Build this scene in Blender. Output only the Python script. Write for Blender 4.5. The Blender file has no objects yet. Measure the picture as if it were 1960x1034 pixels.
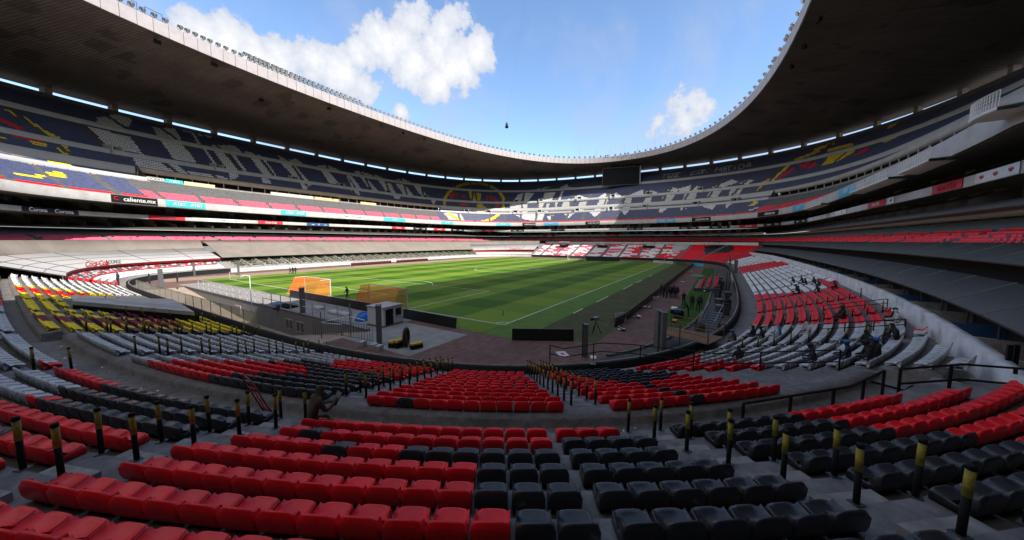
import bpy, bmesh, math, random
import numpy as np
from mathutils import Vector, Matrix
random.seed(7); rng = np.random.default_rng(7)
sc = bpy.context.scene
COL = sc.collection

# ------------------------------------------------------------------ camera
# world origin = centre spot of the pitch, x along the pitch, y across it, metres
CAM = np.array([-78.6526, -51.46998, 8.15085]); FPX = 632.99
YAW, PIT, ROL = [math.radians(v) for v in (32.34793, -5.10039, 0.12712)]
cF = np.array([math.cos(PIT)*math.cos(YAW), math.cos(PIT)*math.sin(YAW), math.sin(PIT)])
cR = np.cross(cF, [0, 0, 1]); cR /= np.linalg.norm(cR); cU = np.cross(cR, cF)
cR, cU = cR*math.cos(ROL)+cU*math.sin(ROL), -cR*math.sin(ROL)+cU*math.cos(ROL)
cam = bpy.data.cameras.new('camera'); camo = bpy.data.objects.new('camera', cam); COL.objects.link(camo)
cam.sensor_width = 36; cam.lens = FPX/1960*36; cam.clip_start = 0.1; cam.clip_end = 6000
camo.matrix_world = Matrix(((cR[0], cU[0], -cF[0], CAM[0]), (cR[1], cU[1], -cF[1], CAM[1]), (cR[2], cU[2], -cF[2], CAM[2]), (0, 0, 0, 1)))
sc.camera = camo
def proj(P):                       # world points -> photo pixels (1960 x 1034) and depth
    d = np.asarray(P, float)-CAM; z = d@cF; zz = np.where(z > .05, z, .05)
    return 980+FPX*(d@cR)/zz, 517-FPX*(d@cU)/zz, z
def ray(px, py): return cF+cR*(px-980)/FPX-cU*(py-517)/FPX
def at(px, py, z=0.0):             # photo pixel -> point at height z (the thing stands on that level)
    d = ray(px, py); t = (z-CAM[2])/d[2]; return CAM+t*d

# ------------------------------------------------------------------ light
SUNV = Vector((-9.3, -54.6, 51.0)).normalized()
SUN_EL = math.asin(SUNV.z); SUN_ROT = math.atan2(SUNV.x, SUNV.y)
world = bpy.data.worlds.new('World'); sc.world = world; world.use_nodes = True
nt = world.node_tree; nt.nodes.clear()
N = nt.nodes.new; LK = nt.links.new
out = N('ShaderNodeOutputWorld'); bg = N('ShaderNodeBackground'); sky = N('ShaderNodeTexSky')
sky.sky_type = 'NISHITA'; sky.sun_disc = False; sky.sun_elevation = SUN_EL; sky.sun_rotation = SUN_ROT
sky.altitude = 2200; sky.air_density = 1.0; sky.dust_density = 1.0; sky.ozone_density = 1.0
bg.inputs[1].default_value = 0.114
def wmath(op, a, b=None, c=None, clamp=False):
    n = N('ShaderNodeMath'); n.operation = op; n.use_clamp = clamp
    for i, v in enumerate((a, b, c)):
        if v is None: continue
        if isinstance(v, (int, float)): n.inputs[i].default_value = v
        else: LK(v, n.inputs[i])
    return n.outputs[0]
tc = N('ShaderNodeTexCoord')
def wnoise(scale, detail, rough, dist=0.0):
    n = N('ShaderNodeTexNoise'); n.inputs['Scale'].default_value = scale; n.inputs['Detail'].default_value = detail
    n.inputs['Roughness'].default_value = rough; n.inputs['Distortion'].default_value = dist
    LK(tc.outputs['Generated'], n.inputs['Vector']); return n.outputs[0]
n1 = wnoise(9, 9, .62, .25); n2 = wnoise(30, 9, .66); n3 = wnoise(3.2, 6, .6, .4)
# cumulus: lumps of cloud (direction, angular radius), edges broken up by noise
CLOUDS = [(825, 95, 60), (765, 85, 55), (690, 110, 50), (800, 45, 62), (845, 62, 58), (735, 88, 60), (790, 120, 70), (870, 120, 60), (915, 105, 42), (830, 160, 40), (660, 135, 62), (600, 120, 45), (700, 165, 40),
          (540, 125, 50), (480, 110, 45), (430, 80, 60), (390, 65, 50), (345, 60, 35), (765, 215, 24), (1300, 222, 40), (1340, 205, 34), (1262, 235, 22)]
mask = None
for (px, py, rp) in CLOUDS:
    d = ray(px, py); L = np.linalg.norm(d); d = d/L; rad = rp*(.86 if px < 1200 else 1.0)/FPX/L
    vd = N('ShaderNodeVectorMath'); vd.operation = 'DISTANCE'; LK(tc.outputs['Generated'], vd.inputs[0]); vd.inputs[1].default_value = d
    m = wmath('MULTIPLY_ADD', vd.outputs['Value'], -1/rad, 1.0)
    if px > 1200: m = wmath('MULTIPLY', m, .55)
    mask = m if mask is None else wmath('MAXIMUM', mask, m)
edge = wmath('MULTIPLY_ADD', n1, 2.3, -.98); edge = wmath('ADD', edge, wmath('MULTIPLY_ADD', n2, 1.5, -.75))
dens = wmath('ADD', mask, edge)
mr = N('ShaderNodeMapRange'); mr.interpolation_type = 'SMOOTHSTEP'; LK(dens, mr.inputs[0])
mr.inputs[1].default_value = .10; mr.inputs[2].default_value = .40
thin = N('ShaderNodeMapRange'); thin.interpolation_type = 'SMOOTHSTEP'; LK(n3, thin.inputs[0]); thin.inputs[1].default_value = .38; thin.inputs[2].default_value = .66; thin.inputs[4].default_value = .62
cl = N('ShaderNodeMapRange'); LK(dens, cl.inputs[0]); cl.inputs[1].default_value = .25; cl.inputs[2].default_value = 1.35
shade = N('ShaderNodeMix'); shade.data_type = 'RGBA'
shade.inputs[6].default_value = (2.1, 2.3, 2.75, 1); shade.inputs[7].default_value = (3.5, 3.48, 3.48, 1)
tint = N('ShaderNodeMix'); tint.data_type = 'RGBA'; tint.blend_type = 'MULTIPLY'; tint.inputs[0].default_value = 1; LK(sky.outputs[0], tint.inputs[6]); tint.inputs[7].default_value = (.96, 1.03, 1.06, 1)
mixt = N('ShaderNodeMix'); mixt.data_type = 'RGBA'; LK(thin.outputs[0], mixt.inputs[0]); LK(tint.outputs[2], mixt.inputs[6]); mixt.inputs[7].default_value = (1.7, 2.0, 2.6, 1)
# near-solid bright cloud added outside the view, lifting the shade with white light
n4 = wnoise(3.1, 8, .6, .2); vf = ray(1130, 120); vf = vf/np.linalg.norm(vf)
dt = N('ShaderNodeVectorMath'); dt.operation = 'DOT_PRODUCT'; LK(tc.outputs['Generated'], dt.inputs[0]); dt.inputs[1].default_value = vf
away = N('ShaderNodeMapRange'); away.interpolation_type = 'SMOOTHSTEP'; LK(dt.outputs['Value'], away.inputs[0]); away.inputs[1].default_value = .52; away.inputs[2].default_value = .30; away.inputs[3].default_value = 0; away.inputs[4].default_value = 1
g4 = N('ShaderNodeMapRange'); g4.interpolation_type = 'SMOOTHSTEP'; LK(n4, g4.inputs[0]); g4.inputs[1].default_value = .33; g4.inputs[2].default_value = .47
fill_cloud = wmath('MULTIPLY', away.outputs[0], g4.outputs[0])
mixc = N('ShaderNodeMix'); mixc.data_type = 'RGBA'; LK(wmath('MAXIMUM', mr.outputs[0], fill_cloud), mixc.inputs[0]); LK(wmath('MAXIMUM', cl.outputs[0], wmath('MULTIPLY', fill_cloud, wmath('MULTIPLY_ADD', n1, .8, .45)), clamp=True), shade.inputs[0]); LK(mixt.outputs[2], mixc.inputs[6]); LK(shade.outputs[2], mixc.inputs[7])
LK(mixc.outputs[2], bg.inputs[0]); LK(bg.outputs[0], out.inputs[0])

sl = bpy.data.lights.new('sun', 'SUN'); sl.energy = 2.9; sl.angle = math.radians(.53); sl.color = (1, .955, .88)
so_ = bpy.data.objects.new('sun', sl); COL.objects.link(so_); so_.rotation_euler = (-SUNV).to_track_quat('-Z', 'Y').to_euler(); so_.location = (0, -60, 120)
vs = sc.view_settings; vs.view_transform = 'Standard'; vs.look = 'None'; vs.exposure = 1.45; vs.gamma = 1.0; vs.use_curve_mapping = False
cy = sc.cycles; cy.use_denoising = True; cy.max_bounces = 6; cy.diffuse_bounces = 4; cy.glossy_bounces = 3; cy.transparent_max_bounces = 12; cy.sample_clamp_indirect = 6

# ------------------------------------------------------------------ materials
MATS = {}
def mat(name, col, rough=.6, var=.12, scale=3.0, bump=0.0, spec=.4, dirt=None, dscale=.6, metal=0.0, coord='Object', attr=False):
    if name in MATS: return MATS[name]
    m = bpy.data.materials.new(name); m.use_nodes = True; t = m.node_tree; b = t.nodes['Principled BSDF']
    b.inputs['Roughness'].default_value = rough; b.inputs['Metallic'].default_value = metal
    b.inputs['Specular IOR Level'].default_value = spec
    tcn = t.nodes.new('ShaderNodeTexCoord'); nz = t.nodes.new('ShaderNodeTexNoise'); nz.inputs['Scale'].default_value = scale; nz.inputs['Detail'].default_value = 6; nz.inputs['Roughness'].default_value = .62
    src = tcn.outputs[coord]
    if coord == 'World':
        pass
    t.links.new(src, nz.inputs['Vector'])
    rp = t.nodes.new('ShaderNodeMapRange'); t.links.new(nz.outputs[0], rp.inputs[0]); rp.inputs[1].default_value = .3; rp.inputs[2].default_value = .7
    rp.inputs[3].default_value = 1-var; rp.inputs[4].default_value = 1+var
    mul = t.nodes.new('ShaderNodeMix'); mul.data_type = 'RGBA'; mul.blend_type = 'MULTIPLY'; mul.inputs[0].default_value = 1
    mul.inputs[6].default_value = (*col, 1); t.links.new(rp.outputs[0], mul.inputs[7])
    last = mul.outputs[2]
    if attr:
        oi = t.nodes.new('ShaderNodeObjectInfo'); va = t.nodes.new('ShaderNodeVectorMath'); va.operation = 'ADD'; sc2 = t.nodes.new('ShaderNodeVectorMath'); sc2.operation = 'SCALE'; sc2.inputs['Scale'].default_value = 37.0; t.links.new(oi.outputs['Random'], sc2.inputs[0]); t.links.new(src, va.inputs[0]); t.links.new(sc2.outputs[0], va.inputs[1]); src = va.outputs[0]; t.links.new(src, nz.inputs['Vector'])
        ro = t.nodes.new('ShaderNodeMapRange'); t.links.new(oi.outputs['Random'], ro.inputs[0]); ro.inputs[3].default_value = .86; ro.inputs[4].default_value = 1.08
        m3 = t.nodes.new('ShaderNodeMix'); m3.data_type = 'RGBA'; m3.blend_type = 'MULTIPLY'; m3.inputs[0].default_value = 1; t.links.new(last, m3.inputs[6]); t.links.new(ro.outputs[0], m3.inputs[7]); last = m3.outputs[2]
        an = t.nodes.new('ShaderNodeAttribute'); an.attribute_name = 'tone'; m2 = t.nodes.new('ShaderNodeMix'); m2.data_type = 'RGBA'; m2.blend_type = 'MULTIPLY'; m2.inputs[0].default_value = 1
        t.links.new(last, m2.inputs[6]); t.links.new(an.outputs['Fac'], m2.inputs[7]); last = m2.outputs[2]
    if dirt:
        n2 = t.nodes.new('ShaderNodeTexNoise'); n2.inputs['Scale'].default_value = dscale; n2.inputs['Detail'].default_value = 8; n2.inputs['Roughness'].default_value = .7; t.links.new(src, n2.inputs['Vector'])
        r2 = t.nodes.new('ShaderNodeMapRange'); t.links.new(n2.outputs[0], r2.inputs[0]); r2.inputs[1].default_value = .48; r2.inputs[2].default_value = .72; r2.inputs[4].default_value = .8
        mx = t.nodes.new('ShaderNodeMix'); mx.data_type = 'RGBA'; t.links.new(r2.outputs[0], mx.inputs[0]); t.links.new(last, mx.inputs[6]); mx.inputs[7].default_value = (*dirt, 1); last = mx.outputs[2]
    t.links.new(last, b.inputs['Base Color'])
    rr = t.nodes.new('ShaderNodeMapRange'); t.links.new(nz.outputs[0], rr.inputs[0]); rr.inputs[3].default_value = max(.05, rough-.1); rr.inputs[4].default_value = min(1, rough+.1); t.links.new(rr.outputs[0], b.inputs['Roughness'])
    if bump:
        bp = t.nodes.new('ShaderNodeBump'); bp.inputs['Strength'].default_value = bump; bp.inputs['Distance'].default_value = .02; t.links.new(nz.outputs[0], bp.inputs['Height']); t.links.new(bp.outputs[0], b.inputs['Normal'])
    MATS[name] = m; return m
SEATC = {'red': (.84, .008, .016), 'black': (.026, .026, .030), 'grey': (.50, .505, .515), 'white': (.80, .80, .79), 'navy': (.056, .076, .18), 'yellow': (.92, .66, .015), 'pink': (.74, .10, .17), 'dgrey': (.11, .112, .118), 'maroon': (.22, .012, .02)}  # pink: red seats with strong sun and fading put into the colour
SEATK = list(SEATC)
SEATM = [mat('seat_'+k, SEATC[k], {'black': .3, 'red': .36, 'navy': .5}.get(k, .42), .12, 5.0, .0, {'black': .55, 'red': .34}.get(k, .28), attr=True, dirt=tuple(c*.8+.02 for c in SEATC[k]), dscale=7) for k in SEATK]
M_CONC = mat('concrete', (.25, .23, .215), .85, .35, 4.0, .3, .25, dirt=(.17, .155, .148), dscale=.35)
M_CONCD = mat('concrete_dark', (.165, .15, .142), .8, .4, 4.5, .3, .3, dirt=(.085, .078, .074), dscale=.7)
M_CONCL = mat('concrete_light', (.44, .41, .38), .85, .15, 1.2, .2, .25, dirt=(.2, .19, .175), dscale=.4)
M_TAN = mat('tan_slab', (.46, .375, .30), .8, .1, .8, 0, .25, dirt=(.34, .28, .23), dscale=.5)
M_WHITE = mat('white_paint', (.62, .62, .62), .55, .06, 1.0, 0, .35, dirt=(.42, .41, .40), dscale=.3)
M_OFFW = mat('offwhite_paint', (.42, .40, .385), .6, .08, 1.0, 0, .3, dirt=(.28, .265, .255), dscale=.35)
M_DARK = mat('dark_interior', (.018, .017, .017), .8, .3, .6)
M_BLACK = mat('black_paint', (.012, .012, .013), .7, .2, 4, 0, .18)
M_STEEL = mat('galvanised_steel', (.30, .31, .32), .4, .12, 5, 0, .5, metal=.6)
M_STEELD = mat('dark_steel', (.06, .065, .07), .45, .15, 5, 0, .5, metal=.3)
M_RED = mat('red_panel', (.50, .016, .03), .5, .08, 1.0)
M_BLUE = mat('blue_panel', (.02, .07, .17), .5, .1, 2)
M_TEAL = mat('teal_panel', (.05, .42, .43), .5, .1, 2)
M_CYAN = mat('cyan_panel', (.06, .36, .58), .5, .08, 2)
M_PANELN = mat('navy_panel', (.008, .014, .03), .5, .1, 2)
M_PWHITE = mat('lettering_white', (.78, .78, .78), .5, .03, 2)
M_PRED = mat('lettering_red', (.55, .01, .02), .5, .03, 2)
M_PGREY = mat('lettering_grey', (.08, .08, .085), .5, .03, 2)
M_ROOFT = mat('canopy_tan', (.225, .195, .17), .75, .12, .35, 0, .3, dirt=(.165, .145, .128), dscale=.15)
M_ROOFG = mat('canopy_grey', (.095, .096, .094), .7, .18, .4, 0, .3, dirt=(.06, .06, .058), dscale=.2)
M_ROOFW = mat('canopy_white', (.48, .46, .455), .6, .06, .4, 0, .3, dirt=(.39, .375, .37), dscale=.2)
M_WALLB = mat('blue_grey_wall', (.13, .17, .20), .75, .12, .5)
M_YEL = mat('yellow_paint', (.34, .27, .035), .6, .35, 14, 0, .4, dirt=(.05, .045, .02), dscale=11)
M_TRACK = mat('track_clay', (.165, .098, .084), .95, .3, 1.6, .3, .12, dirt=(.10, .066, .058), dscale=.3)
M_PATH = mat('sand_path', (.30, .225, .165), .95, .15, .8, .2, .15)
M_TURFD = mat('dark_turf', (.074, .082, .036), .95, .22, .5, .2, .12)
M_TURFG = mat('green_carpet', (.035, .085, .015), .95, .15, .5, .2, .12)
M_PAVE = mat('paver_concrete', (.27, .255, .24), .9, .2, 1.2, .2, .2, dirt=(.19, .175, .165), dscale=.4)
M_LINE = mat('line_paint', (.62, .64, .60), .8, .12, 2, 0, .2)
M_SKIN = mat('skin', (.20, .11, .075), .6, .1, 8)
M_HAIR = mat('hair', (.012, .009, .008), .6, .2, 20)
M_BROWN = mat('brown_door', (.09, .055, .04), .7, .3, 1.5)
M_GLASS = mat('dark_glass', (.02, .024, .027), .12, .2, .5, 0, .6)
def grass_material():
    m = bpy.data.materials.new('pitch_grass'); m.use_nodes = True; t = m.node_tree; b = t.nodes['Principled BSDF']; nn = t.nodes.new; lk = t.links.new
    b.inputs['Roughness'].default_value = .85; b.inputs['Specular IOR Level'].default_value = .25
    tcn = nn('ShaderNodeTexCoord'); sp = nn('ShaderNodeSeparateXYZ'); lk(tcn.outputs['Object'], sp.inputs[0])
    def mth(op, a, v=None, c=None):
        n = nn('ShaderNodeMath'); n.operation = op
        for i, q in enumerate((a, v, c)):
            if q is None: continue
            if isinstance(q, (int, float)): n.inputs[i].default_value = q
            else: lk(q, n.inputs[i])
        return n.outputs[0]
    wob = nn('ShaderNodeTexNoise'); wob.inputs['Scale'].default_value = .25; lk(tcn.outputs['Object'], wob.inputs['Vector'])
    def band(o, w, ph):
        x = mth('MULTIPLY_ADD', o, math.pi/w, ph); s = mth('SINE', mth('ADD', x, mth('MULTIPLY_ADD', wob.outputs[0], .5, -.25)))
        r = nn('ShaderNodeMapRange'); r.interpolation_type = 'SMOOTHSTEP'; lk(s, r.inputs[0]); r.inputs[1].default_value = -.22; r.inputs[2].default_value = .22; return r.outputs[0]
    by = band(sp.outputs[1], 68/12, 0.0); bx = band(sp.outputs[0], 105/20, 0.0)
    # mown both ways: bands along the pitch crossed by bands over it
    mixv = mth('ADD', mth('MULTIPLY', by, .66), mth('MULTIPLY', bx, .30))
    nz = nn('ShaderNodeTexNoise'); nz.inputs['Scale'].default_value = .8; nz.inputs['Detail'].default_value = 9; nz.inputs['Roughness'].default_value = .7; lk(tcn.outputs['Object'], nz.inputs['Vector'])
    v = mth('ADD', mixv, mth('MULTIPLY_ADD', nz.outputs[0], .62, -.29))
    cr = nn('ShaderNodeValToRGB'); lk(v, cr.inputs[0])
    cr.color_ramp.elements[0].position = .08; cr.color_ramp.elements[0].color = (.040, .105, .002, 1)
    cr.color_ramp.elements[1].position = .92; cr.color_ramp.elements[1].color = (.146, .225, .016, 1)
    lk(cr.outputs[0], b.inputs['Base Color'])
    fn = nn('ShaderNodeTexNoise'); fn.inputs['Scale'].default_value = 14; fn.inputs['Detail'].default_value = 5; lk(tcn.outputs['Object'], fn.inputs['Vector'])
    bp = nn('ShaderNodeBump'); bp.inputs['Strength'].default_value = .5; bp.inputs['Distance'].default_value = .03; lk(fn.outputs[0], bp.inputs['Height']); lk(bp.outputs[0], b.inputs['Normal'])
    return m
M_GRASS = grass_material()
def soffit_material():
    m = bpy.data.materials.new('roof_soffit_boards'); m.use_nodes = True; t = m.node_tree; b = t.nodes['Principled BSDF']; nn = t.nodes.new; lk = t.links.new
    uv = nn('ShaderNodeUVMap'); uv.uv_map = 'UVMap'
    br = nn('ShaderNodeTexBrick'); lk(uv.outputs[0], br.inputs['Vector']); br.inputs['Scale'].default_value = 1; br.inputs['Brick Width'].default_value = 5.2; br.inputs['Row Height'].default_value = .55; br.inputs['Mortar Size'].default_value = .06; br.inputs['Mortar Smooth'].default_value = .1
    br.offset = .37; br.offset_frequency = 2
    br.inputs['Color1'].default_value = (.082, .066, .060, 1); br.inputs['Color2'].default_value = (.118, .097, .089, 1); br.inputs['Mortar'].default_value = (.028, .022, .02, 1); br.inputs['Bias'].default_value = .25
    nz = nn('ShaderNodeTexNoise'); nz.inputs['Scale'].default_value = .09; nz.inputs['Detail'].default_value = 6; lk(uv.outputs[0], nz.inputs['Vector'])
    mr_ = nn('ShaderNodeMapRange'); lk(nz.outputs[0], mr_.inputs[0]); mr_.inputs[1].default_value = .3; mr_.inputs[2].default_value = .7; mr_.inputs[3].default_value = .72; mr_.inputs[4].default_value = 1.25
    # replaced boards: darker oblong patches
    vo = nn('ShaderNodeTexVoronoi'); vo.distance = 'CHEBYCHEV'; vo.inputs['Scale'].default_value = 1; mp = nn('ShaderNodeMapping'); mp.inputs['Scale'].default_value = (.16, .34, 1); lk(uv.outputs[0], mp.inputs[0]); lk(mp.outputs[0], vo.inputs['Vector'])
    sx = nn('ShaderNodeSeparateColor'); lk(vo.outputs['Color'], sx.inputs[0]); gt = nn('ShaderNodeMath'); gt.operation = 'GREATER_THAN'; gt.inputs[1].default_value = .9; lk(sx.outputs[0], gt.inputs[0])
    dk = nn('ShaderNodeMapRange'); lk(gt.outputs[0], dk.inputs[0]); dk.inputs[3].default_value = 1; dk.inputs[4].default_value = .55
    ml = nn('ShaderNodeMath'); ml.operation = 'MULTIPLY'; lk(mr_.outputs[0], ml.inputs[0]); lk(dk.outputs[0], ml.inputs[1])
    mu = nn('ShaderNodeMix'); mu.data_type = 'RGBA'; mu.blend_type = 'MULTIPLY'; mu.inputs[0].default_value = 1; lk(br.outputs[0], mu.inputs[6]); lk(ml.outputs[0], mu.inputs[7]); lk(mu.outputs[2], b.inputs['Base Color'])
    b.inputs['Roughness'].default_value = .7; return m
M_SOFFIT = soffit_material()
def net_material(name, col, cells, fill):
    m = bpy.data.materials.new(name); m.use_nodes = True; t = m.node_tree; b = t.nodes['Principled BSDF']; nn = t.nodes.new; lk = t.links.new
    b.inputs['Base Color'].default_value = (*col, 1); b.inputs['Roughness'].default_value = .8
    tr = nn('ShaderNodeBsdfTransparent'); mx = nn('ShaderNodeMixShader'); mx.inputs[0].default_value = fill
    lk(tr.outputs[0], mx.inputs[1]); lk(b.outputs[0], mx.inputs[2]); lk(mx.outputs[0], t.nodes['Material Output'].inputs[0]); return m
M_NETO = net_material('orange_net', (.92, .17, .025), 30, .40)
M_NETW = net_material('white_net', (.7, .7, .7), 30, .12)
M_NETG = net_material('green_net', (.34, .33, .27), 30, .62)
M_CLEAR = net_material('clear_plastic', (.6, .62, .62), 30, .45)

# ------------------------------------------------------------------ helpers
def mesh_np(name, V, F, mats, mi=None, smooth=False, tone=None, uv=None):
    V = np.asarray(V, np.float32).reshape(-1, 3); F = np.asarray(F, np.int32); k = F.shape[1]
    me = bpy.data.meshes.new(name); me.vertices.add(len(V)); me.vertices.foreach_set('co', V.ravel())
    me.loops.add(F.size); me.loops.foreach_set('vertex_index', F.ravel()); me.polygons.add(len(F))
    me.polygons.foreach_set('loop_start', np.arange(0, F.size, k, dtype=np.int32)); me.polygons.foreach_set('loop_total', np.full(len(F), k, np.int32))
    for m in mats: me.materials.append(m)
    if mi is not None: me.polygons.foreach_set('material_index', np.asarray(mi, np.int32))
    if smooth: me.polygons.foreach_set('use_smooth', np.ones(len(F), bool))
    if tone is not None:
        a = me.attributes.new('tone', 'FLOAT', 'FACE'); a.data.foreach_set('value', np.asarray(tone, np.float32))
    if uv is not None:
        u = me.uv_layers.new(name='UVMap'); u.data.foreach_set('uv', np.asarray(uv, np.float32)[F.ravel()].ravel())
    me.update(calc_edges=True); me.validate(); return me
def link(name, me, parent=None, loc=None, rot=None):
    o = bpy.data.objects.new(name, me); COL.objects.link(o)
    if parent is not None: o.parent = parent
    if loc is not None: o.location = loc
    if rot is not None: o.rotation_euler = rot
    return o
def tag(o, label=None, cat=None, group=None, kind=None):
    if label: o['label'] = label
    if cat: o['category'] = cat
    if group: o['group'] = group
    if kind: o['kind'] = kind
    return o
def empty(name, loc=(0, 0, 0), rz=0, label=None, cat=None, group=None):
    o = link(name, None, None, loc, (0, 0, rz)); o.empty_display_size = .3; return tag(o, label, cat, group)
class MB:                           # collects simple solids into one mesh
    def __init__(s): s.v = []; s.f = []; s.m = []
    def add(s, V, F, m=0):
        b = len(s.v); s.v += [tuple(map(float, p)) for p in V]; s.f += [tuple(b+i for i in q) for q in F]; s.m += [m]*len(F); return s
    def box(s, x0, x1, y0, y1, z0, z1, m=0, top=None):
        t = top or (x0, x1, y0, y1)
        return s.add([(x0, y0, z0), (x1, y0, z0), (x1, y1, z0), (x0, y1, z0), (t[0], t[2], z1), (t[1], t[2], z1), (t[1], t[3], z1), (t[0], t[3], z1)],
                     [(0, 3, 2, 1), (4, 5, 6, 7), (0, 1, 5, 4), (1, 2, 6, 5), (2, 3, 7, 6), (3, 0, 4, 7)], m)
    def tube(s, pts, r, n=8, m=0, cap=True):
        pts = [Vector(p) for p in pts]; R = r if isinstance(r, (list, tuple)) else [r]*len(pts); V = []; F = []
        prev = None
        for i, p in enumerate(pts):
            d = ((pts[i]-pts[i-1]).normalized() if i else Vector()) + ((pts[i+1]-pts[i]).normalized() if i < len(pts)-1 else Vector())
            d = d.normalized() if d.length > 1e-6 else Vector((0, 0, 1))
            a = prev if prev is not None and abs(prev.dot(d)) < .95 else (Vector((1, 0, 0)) if abs(d.x) < .8 else Vector((0, 1, 0)))
            a = (a-d*a.dot(d)).normalized(); prev = a; c = d.cross(a)
            V += [p+(a*math.cos(2*math.pi*k/n)+c*math.sin(2*math.pi*k/n))*R[i] for k in range(n)]
        for i in range(len(pts)-1):
            F += [(i*n+k, i*n+(k+1) % n, (i+1)*n+(k+1) % n, (i+1)*n+k) for k in range(n)]
        if cap: F += [tuple(range(n-1, -1, -1)), tuple((len(pts)-1)*n+k for k in range(n))]
        return s.add(V, F, m)
    def ball(s, c, r, m=0, nu=8, nv=6, sc_=(1, 1, 1)):
        V = [(c[0], c[1], c[2]+r*sc_[2])]; F = []
        for j in range(1, nv):
            th = math.pi*j/nv
            V += [(c[0]+r*sc_[0]*math.sin(th)*math.cos(2*math.pi*k/nu), c[1]+r*sc_[1]*math.sin(th)*math.sin(2*math.pi*k/nu), c[2]+r*sc_[2]*math.cos(th)) for k in range(nu)]
        V.append((c[0], c[1], c[2]-r*sc_[2])); e = len(V)-1
        for k in range(nu):
            F.append((0, 1+k, 1+(k+1) % nu)); F.append((e, e-nu+(k+1) % nu, e-nu+k))
            for j in range(nv-2): a = 1+j*nu; F.append((a+k, a+nu+k, a+nu+(k+1) % nu, a+(k+1) % nu))
        return s.add(V, F, m)
    def mesh(s, name, mats, smooth=False):
        me = bpy.data.meshes.new(name); me.from_pydata(s.v, [], s.f)
        for m in (mats if isinstance(mats, (list, tuple)) else [mats]): me.materials.append(m)
        me.polygons.foreach_set('material_index', s.m)
        if smooth: me.polygons.foreach_set('use_smooth', [True]*len(s.f))
        me.update(); return me
    def build(s, name, mats, parent=None, smooth=False, loc=None, rot=None): return link(name, s.mesh(name, mats, smooth), parent, loc, rot)
def copy_tree(o, parent=None, loc=None, rz=None, label=None):
    c = o.copy(); COL.objects.link(c); c.parent = parent
    if loc is not None: c.location = loc
    if rz is not None: c.rotation_euler = (0, 0, rz)
    if label: c['label'] = label
    for ch in list(o.children): copy_tree(ch, c)
    return c
def grid_mesh(rings, close=False):   # list of equal-length point arrays -> verts, quads
    n = len(rings[0]); V = np.concatenate([np.asarray(r, float) for r in rings]); F = []
    i = np.arange(n if close else n-1); j = (i+1) % n
    for k in range(len(rings)-1): F.append(np.stack([k*n+i, k*n+j, (k+1)*n+j, (k+1)*n+i], 1))
    return V, np.concatenate(F)

# ------------------------------------------------------------------ the bowl's plan: rounded-oval curves
class Lev:
    def __init__(s, a, b, n, z, cx=0., cy=0., push=None, win=None, n4=None):
        s.a, s.b, s.n, s.z, s.cx, s.cy = a, b, n, z, cx, cy
        s.win = win or (168, 14, 240, 14)
        if push is None: push = max(0., min(13., 13-(a-86)*.45)) if 79 < a < 112 else 0.
        s.push = push       # the decks stand further back behind the near corner
        t = np.linspace(0, 2*math.pi, 8001); c, q = np.cos(t), np.sin(t)
        nn_ = np.where((c < 0) & (q < 0), n4 or n, n); r = (np.abs(c/a)**nn_+np.abs(q/b)**nn_)**(-1/nn_); s.n4 = n4; s.X = np.stack([r*c, r*q], 1)
        d = np.concatenate([[0], np.cumsum(np.hypot(*np.diff(s.X, axis=0).T))]); s.len = d[-1]
        s.u = d/d[-1]; s.X = s.X+[cx, cy]
        ph = np.degrees(t); w = np.clip((ph-s.win[0])/s.win[1], 0, 1)*np.clip((s.win[2]-ph)/s.win[3], 0, 1); w = w*w*(3-2*w); s.X = s.X+(s.X/np.hypot(*s.X.T)[:, None])*(w*push)[:, None]
    def P(s, u, z=None):
        u = np.mod(u, 1.0); z = s.z if z is None else z
        return np.stack([np.interp(u, s.u, s.X[:, 0]), np.interp(u, s.u, s.X[:, 1]), np.full(np.shape(u), z, float)], -1)
    def at_z(s, z): return s.grow(0, z)
    def grow(s, d, z):
        o = Lev.__new__(Lev); Lev.__init__(o, s.a+d, s.b+d, s.n, z, s.cx, s.cy, s.push, s.win, s.n4); return o
    def u_px(s, px):               # fraction of the curve where it crosses a photo column (visible far crossing)
        uu = np.linspace(0, 1, 20001); x, y, z = proj(s.P(uu)); ok = (z > 1)
        i = np.where(ok, np.abs(x-px), 1e9).argmin(); return uu[i]
L0 = Lev(67.6, 53.6, 5.05, 0.0)
A = Lev(110.5, 58.6, 2.26, 51.0, -5.1, -4.1, 0., None, 3.5); AT = A.at_z(53.55)
B = Lev(128.4, 112.1, 2.83, 48.0, 0, 1.2)
LC = Lev(116.1, 101.3, 2.99, 40.0); LD = Lev(100.6, 88.9, 3.31, 31.3); M2 = Lev(97.7, 82.9, 3.24, 26.8); M1 = Lev(93.6, 80.6, 3.2, 24.0)
LE = Lev(85.7, 69.9, 3.29, 16.18); LF = Lev(83.4, 70.5, 4.11, 13.2); LG = Lev(90.8, 68.7, 4.83, 10.7)
H0 = Lev(89.5, 67.8, 5.0, 8.05); H1 = Lev(92.3, 70.5, 5.0, 9.2)
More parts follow.
